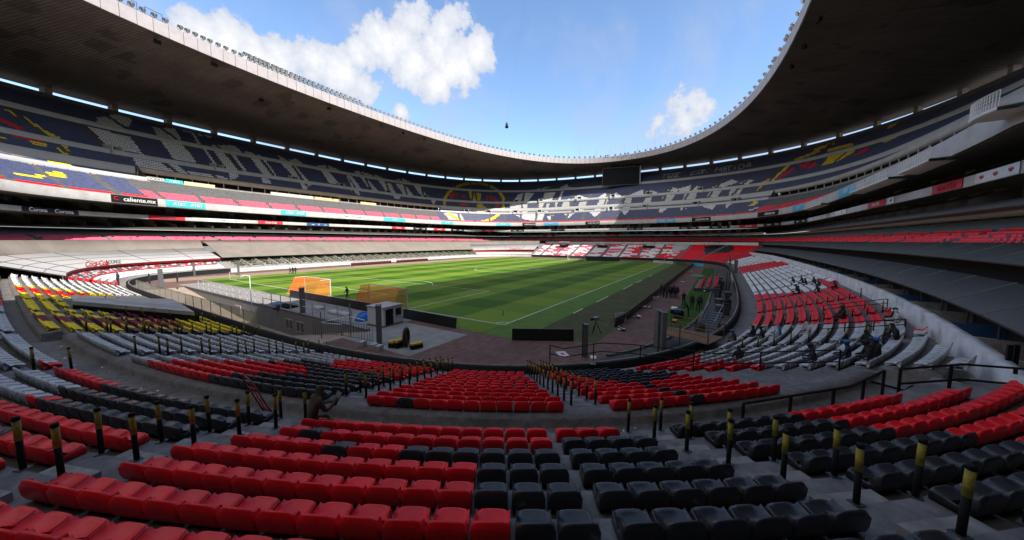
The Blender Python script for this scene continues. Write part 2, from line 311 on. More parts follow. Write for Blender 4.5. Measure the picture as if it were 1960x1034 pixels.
# the front wall curve with its outward normal, by arc length; s = 0 at the foot of the camera's row
_X = L0.X; _T = np.gradient(_X, axis=0); _T /= np.hypot(*_T.T)[:, None]; _Nn = np.stack([_T[:, 1], -_T[:, 0]], 1); _S = L0.u*L0.len; PER = L0.len
S0 = 261.0823
def Q(s, off, z):                  # point at arc position s, offset off outwards from the front wall, height z
    s, off, z = np.broadcast_arrays(np.asarray(s, float), np.asarray(off, float), np.asarray(z, float))
    q = np.mod(s+S0, PER)
    x = np.interp(q, _S, _X[:, 0])+off*np.interp(q, _S, _Nn[:, 0]); y = np.interp(q, _S, _X[:, 1])+off*np.interp(q, _S, _Nn[:, 1])
    return np.stack([x, y, z], -1)
def Qn(s):
    q = (s+S0) % PER; return np.array([np.interp(q, _S, _Nn[:, 0]), np.interp(q, _S, _Nn[:, 1])])
def ring_obj(name, rings, m, parent=None, close=False, smooth=False, uv=None):
    V, F = grid_mesh(rings, close); return link(name, mesh_np(name, V, F, [m] if not isinstance(m, list) else m, smooth=smooth, uv=uv), parent)
UU = np.linspace(0, 1, 481)
# ------------------------------------------------------------------ ground sheets
def sheet(name, rects, z, m, parent=None, kind='structure'):
    b = MB()
    for (x0, x1, y0, y1) in rects: b.add([(x0, y0, z), (x1, y0, z), (x1, y1, z), (x0, y1, z)], [(0, 1, 2, 3)])
    o = b.build(name, m, parent)
    if parent is None: o['kind'] = kind
    return o
PX0, PX1, PY0, PY1 = -67.7, -60.8, -25.0, 27.0          # sunken access ramp behind the near goal
BIG = 2500
sheet('ground', [(-BIG, PX0, -BIG, BIG), (PX1, BIG, -BIG, BIG), (PX0, PX1, PY1, BIG), (PX0, PX1, -BIG, PY0)], -.02, M_CONCD)
sheet('running_track', [(PX1, 72, -58, 58), (-70, PX1, PY1, 58), (-70, PX1, -58, PY0)], -.004, M_TRACK)
sheet('sand_path', [(-60.8, 68, 38.6, 46)], .003, M_PATH)
M_SURR = mat('surround_grass', (.10, .175, .035), .9, .2, .7, .2, .15)
sheet('pitch_surround', [(-55.9, 57.6, -37.7, -34.12)], .0105, M_SURR)
sheet('dark_turf', [(-53.5, 57.5, -43.4, -37.7)], .004, M_TURFD)
pitch = sheet('pitch', [(-55.9, 57.6, -37.7, 38.6)], .008, M_GRASS)
sheet('side_carpet', [(-45, -33, -50.2, -46.6), (-33, 36, -51.2, -47.4)], .005, M_TURFG)
sheet('paved_apron', [(-63.4, -57.0, -33.2, -25.02), (-60.75, -55.92, -25.0, 32)], .004, M_PAVE)
mk = MB(); Wd = .065
def ln(x0, y0, x1, y1):
    d = Vector((x1-x0, y1-y0, 0)).normalized(); n = Vector((-d.y, d.x, 0))*Wd; e = d*Wd; a = Vector((x0, y0, .012))-e; b = Vector((x1, y1, .012))+e
    mk.add([a-n, b-n, b+n, a+n], [(0, 1, 2, 3)])
def arc(cx, cy_, r, a0, a1, k=40):
    for i in range(k):
        t0, t1 = a0+(a1-a0)*i/k, a0+(a1-a0)*(i+1)/k
        mk.add([(cx+(r+q)*math.cos(t), cy_+(r+q)*math.sin(t), .012) for t, q in ((t0, -Wd), (t1, -Wd), (t1, Wd), (t0, Wd))], [(0, 1, 2, 3)])
for (x0, y0, x1, y1) in [(-52.5, -34, 52.5, -34), (-52.5, 34, 52.5, 34), (-52.5, -34, -52.5, 34), (52.5, -34, 52.5, 34), (0, -34, 0, 34)]: ln(x0, y0, x1, y1)
for sx in (-1, 1):
    for d, w in ((16.5, 20.16), (5.5, 9.16)):
        ln(sx*52.5, -w, sx*(52.5-d), -w); ln(sx*52.5, w, sx*(52.5-d), w); ln(sx*(52.5-d), -w, sx*(52.5-d), w)
    arc(sx*41.5, 0, 9.15, (0 if sx < 0 else math.pi)-.927, (0 if sx < 0 else math.pi)+.927, 20)
    for sy in (-1, 1): arc(sx*52.5, sy*34, 1, math.atan2(-sy, -sx)-math.pi/4, math.atan2(-sy, -sx)+math.pi/4, 8)
arc(0, 0, 9.15, 0, 2*math.pi, 64); arc(0, 0, .1, 0, 2*math.pi, 10)
mk.build('line_markings', M_LINE, pitch)
tb = MB()                                               # pale joint line in the artificial turf beside the pitch
for x0, x1 in ((-44, -41), (-36, -30.5), (-22, -15), (-12, -6), (2, 5)): tb.add([(x0, -37.78, .0135), (x1, -37.78, .0135), (x1, -37.66, .0135), (x0, -37.66, .0135)], [(0, 1, 2, 3)])
tb.build('joint_lines', M_LINE, pitch)
# the sunken ramp: two slopes meeting in front of the tunnel
b = MB(); prof = [(PY1, -.02), (2, -2.6), (-11, -2.6), (PY0, -.02)]
for (y0, z0), (y1, z1) in zip(prof[:-1], prof[1:]): b.add([(PX0, y0, z0), (PX1, y0, z0), (PX1, y1, z1), (PX0, y1, z1)], [(0, 3, 2, 1)])
tag(b.build('access_ramp', mat('ramp_floor', (.34, .27, .21), .9, .15, .7, .2, .2)), kind='structure')
rw = empty('retaining_wall', (PX1, -8, 0), 0, 'grey rendered retaining wall with two small windows below the pitch apron', 'wall')
b = MB(); b.box(-.2, .0, -17, 35, -2.7, .14); b.box(-.28, .06, -17, 35, .14, .2)
b.build('wall', mat('grey_render', (.20, .205, .215), .85, .1, .7, .1, .2, dirt=(.24, .19, .16), dscale=.06), rw)
for y in (-2.4, -4.9, 12.0):
    w = MB(); w.box(-.26, -.2, y-.85, y+.85, -1.95, -.75); wo = w.build('window', M_OFFW, rw)
    for q in (-.42, .42):
        p_ = MB(); p_.box(-.275, -.255, y+q-.34, y+q+.34, -1.85, -.85); p_.build('pane', M_GLASS, wo)
# ------------------------------------------------------------------ roof
roof = empty('stadium_roof', (0, 0, 49), 0, 'huge oval stadium roof with dark boarded soffit and pale fascia', 'roof'); 
def put(o): o.location = -Vector(o.parent.location) if o.parent else o.location; return o
BO = Lev(131.5, 115.2, 2.83, 49.65, 0, 1.2)
K = 14; rings = []; uvs = []
for k in range(K+1):
    f = k/K; P = A.P(UU)*(1-f)+BO.P(UU)*f; P[:, 2] = 51.0*(1-f)+49.65*f-1.2*math.sin(math.pi*f)*0.0; rings.append(P)
    Ls = UU*560; uvs.append(np.stack([f*np.hypot(*(BO.P(UU)-A.P(UU))[:, :2].T), Ls], 1))
put(ring_obj('soffit', rings, M_SOFFIT, roof, uv=np.concatenate(uvs)))
rt = [AT.grow(.5, 53.4).P(UU), BO.grow(.6, 51.2).P(UU), BO.grow(.6, 49.7).P(UU)]
put(ring_obj('roof_deck', rt, M_OFFW, roof))
M_FASC = mat('fascia_panel', (.40, .365, .375), .6, .07, .9, 0, .3, dirt=(.33, .30, .31), dscale=.5)
NP = 230
for i in range(NP):
    u = (np.array([i, i+1])+[.02, -.02])/NP; p0, p1 = A.P(u, 50.8), AT.P(u, 53.55); d = p0[1]-p0[0]; n = np.array([-d[1], d[0], 0])/np.hypot(d[0], d[1])
    off = n*.25*(-1 if np.dot(n, p0[0]) < 0 else 1) * 1.0
    nin = -off
    V = [p0[0]+off, p0[1]+off, p1[1]+off, p1[0]+off, p0[0]+nin*(.0+.1*(i % 2)), p0[1]+nin*(.0+.1*(i % 2)), p1[1]+nin*(.1*(i % 2)), p1[0]+nin*(.1*(i % 2))]
    fb = MB().add(V, [(0, 1, 2, 3), (4, 7, 6, 5), (0, 4, 5, 1), (1, 5, 6, 2), (2, 6, 7, 3), (3, 7, 4, 0)])
    put(fb.build('fascia_panel', M_FASC, roof))
# brackets that carry the roof over the gap behind the top row
NB = 64
for i in range(NB):
    u = (i+.3)/NB; p = B.P(np.array([u, u+.0016]), 47.6); p2 = B.grow(1.6, 49.75).P(np.array([u, u+.0016]))
    o2 = B.grow(1.6, 47.6).P(np.array([u, u+.0016])); p3 = B.P(np.array([u, u+.0016]), 49.75)
    bb = MB().add([p[0], p[1], o2[1], o2[0], p3[0], p3[1], p2[1], p2[0]], [(0, 3, 2, 1), (4, 5, 6, 7), (0, 1, 5, 4), (1, 2, 6, 5), (2, 3, 7, 6), (3, 0, 4, 7)])
    put(bb.build('roof_bracket', M_CONC, roof))
# ------------------------------------------------------------------ upper stand
up = empty('upper_stand', (0, 0, 16), 0, 'steep upper tier of the stadium bowl carrying the seat mosaic', 'grandstand')
def lerpP(La, Lb, f, u): return La.P(u)*(1-f)+Lb.P(u)*f
def terrace(La, Lb, K, za, zb):
    R = []
    for j in range(K):
        z = za+(zb-za)*j/K; p = lerpP(La, Lb, j/K, UU); q = lerpP(La, Lb, (j+1)/K, UU); p[:, 2] = z; q[:, 2] = z; R += [p, q]
    e = lerpP(La, Lb, 1, UU); e[:, 2] = zb; R.append(e); return R
E1 = LE.at_z(17.3)
M_TERR = mat('terrace_dark', (.10, .095, .095), .85, .25, 1.0)
TIERS = [('S1', E1, M1, 12, 17.3, 23.4), ('S2', M2, LD, 6, 26.8, 30.4), ('S3', LD.grow(1.0, 31.3), LC, 15, 31.3, 39.2), ('S4', LC.grow(1.0, 40.0), B, 12, 40.0, 46.9)]
for nm, La, Lb, K, za, zb in TIERS: put(ring_obj('terrace', terrace(La, Lb, K, za, zb), M_TERR, up))
def para(La, z0, z1, d, m, nm='parapet', parent=up, u=UU):
    o = [La.P(u, z0), La.P(u, z1), La.grow(d, z1).P(u), La.grow(d, z0).P(u)]; return put(ring_obj(nm, o, m, parent))
M_PARG = mat('parapet_grey', (.46, .46, .455), .7, .1, .8, 0, .3, dirt=(.34, .34, .34), dscale=.4)
para(LE, 16.18, 18.0, .35, M_OFFW, 'front_fascia')
para(LC, 39.2, 40.45, .3, M_PARG); para(LC.grow(.3, 40), 39.2, 40.0, .8, M_CONCD, 'walkway')
para(LD, 30.4, 31.6, .3, M_PARG); para(LD.grow(.3, 31.3), 30.4, 31.3, .8, M_CONCD, 'walkway')
para(B, 46.0, 48.0, .4, M_CONCD, 'rear_wall')
# band of boxes between M1 and M2: open gap on the long sides, low walls at the ends
uL0, uL1 = M2.u_px(258), M2.u_px(842)                    # left side, near to far
sideL = np.linspace(min(uL0, uL1), max(uL0, uL1), 160)
uR0 = M2.u_px(1485)
sideR = np.linspace(.71, uR0, 150) if uR0 > .71 else np.linspace(uR0, .71, 150)
uu_all = np.linspace(0, 1, 481)
inside = lambda u, s: (u >= s.min()) & (u <= s.max())
ends = []
cut = sorted([sideL.min(), sideL.max(), sideR.min(), sideR.max()])
endA = np.linspace(cut[3], cut[0]+1, 220); endB = np.linspace(cut[1], cut[2], 120)
M_PARW = mat('parapet_white', (.46, .455, .45), .65, .08, .8, 0, .3, dirt=(.36, .35, .345), dscale=.4)
for s_ in (endA, endB):
    put(ring_obj('vomitory_band', [M1.P(s_, 23.2), M1.P(s_, 24.3), M1.grow(.3, 24.3).P(s_)], M_PARW, up))
    put(ring_obj('terrace', [M1.grow(.3, 23.9).P(s_), M1.grow(1.6, 23.9).P(s_), M1.grow(1.6, 24.5).P(s_), M1.grow(2.6, 24.5).P(s_), M1.grow(2.6, 25.2).P(s_), M2.P(s_, 25.2)], M_CONCD, up))
    put(ring_obj('parapet', [M2.P(s_, 25.2), M2.P(s_, 27.1), M2.grow(.3, 27.1).P(s_), M2.grow(.3, 26.7).P(s_)], M_PARW, up))
for s_, mm in ((sideL, M_TAN), (sideR, M_OFFW)):
    put(ring_obj('box_roof_slab', [M2.grow(.2, 25.7).P(s_), M2.grow(-.6, 25.7).P(s_), M2.grow(-.6, 27.0).P(s_), M2.grow(.6, 27.0).P(s_), M2.grow(.6, 26.7).P(s_)], mm, up))
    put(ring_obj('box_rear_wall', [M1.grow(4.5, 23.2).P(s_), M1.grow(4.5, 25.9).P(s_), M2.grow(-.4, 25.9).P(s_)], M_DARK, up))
    put(ring_obj('box_floor', [M1.P(s_, 23.4), M1.P(s_, 23.9), M1.grow(4.5, 23.9).P(s_)], M_CONC, up))
    k = 0
    for u in np.arange(s_.min()+.001, s_.max(), .0062):
        p = M2.grow(-.45, 23.9).P(np.array([u]))[0]; c = MB(); c.box(-.09, .09, -.09, .09, 0, 1.8); put(c.build('box_column', M_OFFW, up)).location = Vector(p)-up.location
for u in cut:                        # closing walls at the ends of the press boxes
    u_ = np.array([u]); MB().add([M1.P(u_, 23.3)[0], M1.grow(5, 23.3).P(u_)[0], M2.grow(.9, 27.0).P(u_)[0], M2.grow(-.7, 27.0).P(u_)[0]], [(0, 1, 2, 3)]).build('box_end_wall', M_BROWN, up).location = -Vector(up.location)
# ------------------------------------------------------------------ two decks of boxes under the upper stand
dk = empty('box_decks', (0, 0, 9), 0, 'two curved decks of dark spectator boxes under the upper tier', 'grandstand')
u4 = np.linspace(0, 1, 361)
put(ring_obj('ceiling', [LE.P(u4, 16.2), LE.grow(.3, 16.2).P(u4), Lev(93, 80, 3.5, 16.3).P(u4)], M_CONCD, dk))
put(ring_obj('upper_strip', [LF.P(u4, 13.15), LF.P(u4, 14.1), LF.grow(.25, 14.1).P(u4), LF.grow(.25, 13.75).P(u4), Lev(91, 78, 4, 13.75).P(u4)], M_OFFW, dk))
put(ring_obj('deck', [LF.P(u4, 13.15), Lev(91, 78, 4, 13.1).P(u4)], M_CONCD, dk))
# lower strip: sloped grey awning on the sides, white board at the far end
gA = LG.u_px(975); gB = LG.u_px(1462)
gfar = np.linspace(gB-1 if gB > .5 else gB, gA, 120) if True else None
grest = np.linspace(gA, gB if gB > gA else gB+1, 300)
put(ring_obj('awning', [LG.P(grest, 10.6), LG.P(grest, 10.72), LG.grow(2.0, 11.5).P(grest), LG.grow(2.0, 11.35).P(grest), LG.grow(.05, 10.58).P(grest)], [mat('awning_grey', (.075, .064, .056), .7, .15, .4, 0, .3, dirt=(.05, .043, .038), dscale=.2)], dk))
put(ring_obj('lower_strip', [LG.P(gfar, 10.55), LG.P(gfar, 11.4), LG.grow(.25, 11.4).P(gfar)], M_OFFW, dk))
put(ring_obj('deck', [LG.grow(.3, 10.55).P(u4), H1.grow(6, 10.5).P(u4)], M_CONCD, dk))
put(ring_obj('deck', [LG.grow(2.0, 11.3).P(u4), LG.grow(7, 11.3).P(u4)], M_CONCD, dk))
put(ring_obj('seat_wall', [H1.P(u4, 8.9), H1.P(u4, 9.95), H1.grow(.3, 9.95).P(u4)], M_WALLB, dk))
# box fronts: every bay of the rear wall its own tone
M_PARTY = mat('party_wall', (.085, .075, .066), .85, .2, 1.0)
def bays(La, z0, z1, n, seed):
    r = random.Random(seed); ms = [M_DARK, M_BROWN, M_CONCD, mat('box_curtain', (.16, .145, .12), .9, .2, 1.0), M_GLASS, mat('box_dark_red', (.09, .012, .012), .8, .2, 1.0)]
    u = np.linspace(0, 1, n+1); Pb = La.P(u, z0); Pt = La.P(u, z1); V = np.concatenate([Pb, Pt]); F = [(i, i+1, n+2+i, n+1+i) for i in range(n)]
    mi = [r.choices(range(6), (8, 2, 3, 1.3, 4, .5))[0] for _ in range(n)]
    put(link('box_fronts', mesh_np('box_fronts', V, F, ms, mi), dk))
    for i in range(0, n, 2):                            # party walls between boxes
        a = La.P(np.array([u[i]]), z0)[0]; c = (La.grow(-2.6, z0).P(np.array([u[i]])))[0]
        if proj(np.array([a]))[2][0] < 5: continue
        px, py, _ = proj(np.array([a]))
        if not -50 < px[0] < 2010: continue
        d = (a-c); t = np.array([-d[1], d[0], 0])/np.hypot(d[0], d[1])*.06
        w = MB().add([a-t, a+t, c+t, c-t, (a-t)+[0, 0, z1-z0], (a+t)+[0, 0, z1-z0], c+t+[0, 0, .75], c-t+[0, 0, .75]], [(0, 1, 2, 3), (4, 7, 6, 5), (0, 4, 5, 1), (1, 5, 6, 2), (2, 6, 7, 3), (3, 7, 4, 0)])
        put(w.build('party_wall', M_PARTY, dk))
bays(Lev(88.3, 75.0, 3.9, 0), 13.75, 16.25, 300, 1); bays(Lev(94.5, 73.6, 4.3, 0), 11.3, 13.12, 300, 2); bays(Lev(96.0, 74.4, 5, 0), 9.0, 10.52, 260, 3)
# ------------------------------------------------------------------ lower bowl concrete
lowst = empty('lower_stand', (0, 0, 0), 0, 'concrete terraces of the lower bowl curving round the pitch', 'grandstand')
LB_T, LB_R, LB_Z = .71, .211, 1.0          # lower block: tread depth, rise, first tread height
UB_T, UB_R = .73, .23                      # upper block
def lb(i): return 1.05+LB_T*i, LB_Z+LB_R*i      # front edge offset and height of tread i
def ub(i): return 10.85+UB_T*i, 3.68+UB_R*i
WALK = 3.12
SN0, SN1 = -73.0, 9.2                       # near end: both blocks
SF0, SF1 = 117.0, 205.0                     # far end: both blocks
def seg(s0, s1, d=.8): return np.linspace(s0, s1, max(3, int(abs(s1-s0)/d)))
def lower_profile(n0, n1):
    pr = [(0.35, .55), (n0 and lb(n0)[0] or 1.05, .55)]
    for i in range(n0, n1): pr += [(lb(i)[0], lb(i)[1]), (lb(i+1)[0], lb(i)[1])]
    return pr
def extrude(name, s, prof, m, parent=lowst): return ring_obj(name, [Q(s, o, z) for o, z in prof], m, parent)
full = lower_profile(0, 12); full[-1] = (9.62, full[-1][1]); full += [(9.62, WALK), (10.85, WALK)]
for i in range(0, 13): full += [ub(i), (ub(i+1)[0], ub(i)[1])]
TOPZ = ub(12)[1]
full += [(20.4, TOPZ), (20.4, TOPZ+1.1), (20.7, TOPZ+1.1), (20.7, 5.0)]
for s0, s1 in ((SN0, SN1), (SF0, SF1)): extrude('terrace', seg(s0, s1), full, M_CONCD)
sidep = lower_profile(1, 12); sidep[-1] = (9.6, sidep[-1][1])
extrude('terrace', seg(SN1, SF0, 1.2), sidep, M_CONCD)
extrude('terrace', seg(SN0, SF1-PER, 1.2), sidep+[(9.6, 3.3)]+[(9.6+.9*(i+k), 3.3+.3*i) for i in range(6) for k in (0, 1)], M_CONC)
# front wall round the bowl
fw = empty('pitchside_wall', (0, 0, 0), 0, 'low dark wall running round the bowl in front of the first row', 'wall')
sw = np.linspace(0, PER, 420)
for sA, sB, mW in ((-105, 205, M_BLACK), (205-PER, -105, M_OFFW)):
    sq_ = np.linspace(sA, sB, 320); ring_obj('wall', [Q(sq_, 0, -2.7), Q(sq_, 0, 1.1), Q(sq_, .30, 1.1), Q(sq_, .32, .45)], mW, fw)
extrude('parapet', seg(SF0, SF1), [(20.3, TOPZ+.02), (20.3, TOPZ+1.15), (20.75, TOPZ+1.15), (20.75, TOPZ)], M_WHITE)
ring_obj('coping', [Q(sw, -.03, 1.08), Q(sw, -.03, 1.13), Q(sw, .06, 1.13), Q(sw, .06, 1.08)], M_CONC, fw)
# right-hand white wall and the canopies over the boxes behind it
ww = empty('white_wall', Q(60, 9.7, 3.2), 0, 'long curved whitewashed wall behind the right-hand seat rows', 'wall')
WL = Lev(107.8, 63.3, 3.0, 3.3, push=0.)
def u_x(L, x): m = (L.X[:, 1] < 0); return float(np.interp(x, L.X[m][:, 0], L.u[m]))
uW = np.linspace(u_x(WL, -66), u_x(WL, 60), 150)
M_WWALL = mat('whitewash', (.56, .56, .57), .7, .12, 1.6, .1, .25, dirt=(.27, .265, .26), dscale=.9)
for k in range(44):
    uk = np.linspace(uW[0]+(uW[-1]-uW[0])*k/44+.00003, uW[0]+(uW[-1]-uW[0])*(k+1)/44-.00003, 5); j = .012*(k % 3)
    rr_ = [WL.grow(d, z).P(uk) for d, z in ((-j, 2.6), (-j, 4.33+j), (.33, 4.33+j), (.33, 3.2))]; V_, F_ = grid_mesh(rr_); F_ = np.concatenate([F_, [[0, 5, 10, 15], [4, 9, 14, 19]]])
    put(link('wall_panel', mesh_np('wall_panel', V_, F_, [M_WWALL]), ww))
put(ring_obj('wall_core', [WL.grow(d, z).P(uW) for d, z in ((.06, 2.6), (.06, 4.28), (.3, 4.28))], M_CONCD, ww))
put(ring_obj('ledge', [WL.grow(d, z).P(uW) for d, z in ((-.12, 2.3), (-.12, 3.25), (0, 3.3))], M_CONC, ww))
extrude('terrace', seg(SN1-.5, SF0, .9), [(9.6, 3.2), (10.4, 3.2)], M_CONCD)
for i in range(12, 16):             # extra rows in the wedge between the bowl and the straighter wall
    ss = np.arange(9.25, 60, .25); o, z = lb(i); P_ = Q(ss, o+.3, z); ok = (np.abs(P_[:, 0]/(WL.a-.6))**3+np.abs(P_[:, 1]/(WL.b-.6))**3) < 1
    e = ss[ok].max() if ok.any() else 9.3
    if e > 10: extrude('terrace', seg(9.25, e, .5), [(o, z-LB_R-.01), (o, z), (o+LB_T+.02, z), (o+LB_T+.02, 1.0)], M_CONCD); MB().add([tuple(Q(9.25, a_, b_)) for a_, b_ in ((o, 1.0), (o, z), (o+LB_T+.02, z), (o+LB_T+.02, 1.0))], [(0, 1, 2, 3)]).build('end_wall', M_CONC, lowst)

cap_ = [Q(SN1+.01, o_, z_) for o_, z_ in full if o_ >= 9.6 and z_ > WALK-.1][1:-1]; n_ = len(cap_)
MB().add([tuple(p) for p in cap_]+[tuple(Q(SN1+.01, 20.7, 1.0)), tuple(Q(SN1+.01, 9.7, 1.0))], [tuple(range(n_+2))]).build('end_wall', M_CONC, lowst)

tag(ring_obj('service_trench', [Q(seg(7, 104, 1.2), o_, .008) for o_ in (-3.1, 0.05)], mat('trench_floor', (.07, .066, .064), .9, .3, 1.2)), kind='structure')

o, z = lb(12); extrude('terrace', seg(SN0, -19.6, .8), [(o, z-LB_R-.01), (o, z), (10.2, z), (10.2, WALK-.05)], M_CONCD)
MB().add([tuple(Q(-19.6, a_, b_)) for a_, b_ in ((o, WALK-.05), (o, z), (10.2, z), (10.2, WALK-.05))], [(0, 1, 2, 3)]).build('end_wall', M_CONC, lowst)
# ------------------------------------------------------------------ canopies over the lower boxes
def canopy(name, label, s, prof, th, m, parent=None, cat='canopy'):
    o = ring_obj(name, [Q(s, a, z) for a, z in prof]+[Q(s, a, z-th) for a, z in prof[::-1]]+[Q(s, prof[0][0], prof[0][1])], m, parent)
    return tag(o, label, cat) if label else o
M_ROOFS = mat('seam_metal', (.13, .13, .128), .6, .2, 2)
def canopyL(name, label, u, prof, th, m):
    rr = [WL.grow(d, z).P(u) for d, z in prof]+[WL.grow(d, z-th).P(u) for d, z in prof[::-1]]+[WL.grow(*prof[0]).P(u)]
    o = tag(ring_obj(name, rr, m), label, 'canopy')
    for uu_ in np.arange(u.min()+.003, u.max(), .0075):      # standing seams of the sheet roof
        MB().tube([WL.grow(d, z+.02).P(np.array([uu_]))[0] for d, z in prof], .035, 4).build('seam', M_ROOFS, o)
    return o
canopyL('canopy', 'lower dark grey canopy just above the white wall', uW, [(.75, 5.05), (2.5, 6.2)], .1, M_ROOFG)
canopyL('canopy', 'upper dark grey canopy below the strip of red seats', uW, [(2.7, 7.05), (4.6, 8.02)], .1, M_ROOFG)
bx = empty('side_boxes', WL.grow(1.5, 3.3).P(np.array([.75]))[0], 0, 'dark open boxes under the grey canopies behind the white wall', 'boxes')
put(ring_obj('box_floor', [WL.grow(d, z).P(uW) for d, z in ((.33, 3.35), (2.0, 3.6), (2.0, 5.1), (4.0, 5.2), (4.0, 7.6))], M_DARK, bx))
for k, u in enumerate(np.arange(uW.min()+.004, uW.max(), .0062)):
    e = .0001
    p = [WL.grow(o, z).P(np.array([u+q]))[0] for q in (-e, e) for o, z in ((.35, 3.4), (1.95, 3.6), (1.95, 4.3), (.35, 4.2))]
    w = MB().add(p, [(0, 1, 2, 3), (7, 6, 5, 4), (3, 2, 6, 7), (0, 3, 7, 4), (1, 5, 6, 2), (0, 4, 5, 1)]); put(w.build('box_partition', M_CONC if k % 3 else M_BLUE, bx))
    c = MB(); a, e2 = [WL.grow(1.0, z).P(np.array([u]))[0] for z in (3.4, 5.1)]; c.tube([a, e2], .045, 6); put(c.build('canopy_post', M_STEELD, bx))
# left side: tan canopy, two white lounge roofs with red fronts
sT = seg(-106, -204, 1.2)
canopy('canopy', 'long tan sloping canopy over the boxes along the far touchline', sT, [(5.2, 3.65), (11.6, 7.15), (14.3, 8.02)], .12, M_ROOFT)
canopy('canopy', 'tan upper canopy strip behind the near white lounge roof', seg(-66, -106, 1), [(12.9, 5.75), (14.3, 8.02)], .1, M_ROOFT)
canopy('canopy', 'tan upper canopy strip behind the far white lounge roof', seg(-204, -231, 1), [(12.9, 6.2), (14.3, 8.02)], .1, M_ROOFT)
def lounge(s0, s1, label, f0, f1):
    L = empty('lounge', Q((s0+s1)/2, 9, 2), 0, label, 'lounge'); s = seg(s0, s1, .9)
    t = np.linspace(0, 1, len(s)); zf = 3.15+.35*t
    def rr(nm, prof, m): return put(ring_obj(nm, [Q(s, o, z+zf-3.2) for o, z in prof], m, L))
    rr('roof_sheet', [(5.9, 3.2), (12.8, 5.62), (12.8, 5.5), (5.9, 3.1), (5.9, 3.2)], M_ROOFW)
    for k in range(1, 4):
        o = 5.9+6.9*k/4; z = 3.2+2.42*k/4; rr('roof_seam', [(o-.04, z+.005), (o, z+.06), (o+.04, z+.02)], M_STEEL)
    for q in np.arange(s0, s1, -7.0):
        zz = 3.15+.35*(q-s0)/(s1-s0)-3.2; m_ = MB()
        for (o0, z0), (o1, z1) in [((5.9, 3.22), (12.8, 5.64))]: m_.tube([Q(q, o0, z0+zz), Q(q, o1, z1+zz)], .06, 5)
        put(m_.build('roof_rib', M_STEELD, L))
    rr('red_valance', [(6.05, 3.12), (6.05, 2.6), (6.15, 2.6)], M_RED)
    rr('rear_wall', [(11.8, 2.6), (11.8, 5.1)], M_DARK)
    for q in np.arange(s0-.5, s1, -4.5):
        c = MB(); c.tube([Q(q, 6.2, 1.6), Q(q, 6.2, 3.2)], .06, 6); put(c.build('post', M_OFFW, L))
    return L
lounge(-66, -106, 'white roofed lounge with red valance at the near left corner', 0, 0)
lounge(-204, -231, 'white roofed lounge with red valance at the far left corner', 0, 0)
# band of red seat rows above the canopies
put(ring_obj('terrace', terrace(H0, H1, 4, 8.05, 9.05), M_CONCD, dk))
put(ring_obj('terrace_front', [H0.P(UU, 6.4), H0.P(UU, 8.05)], M_DARK, dk))
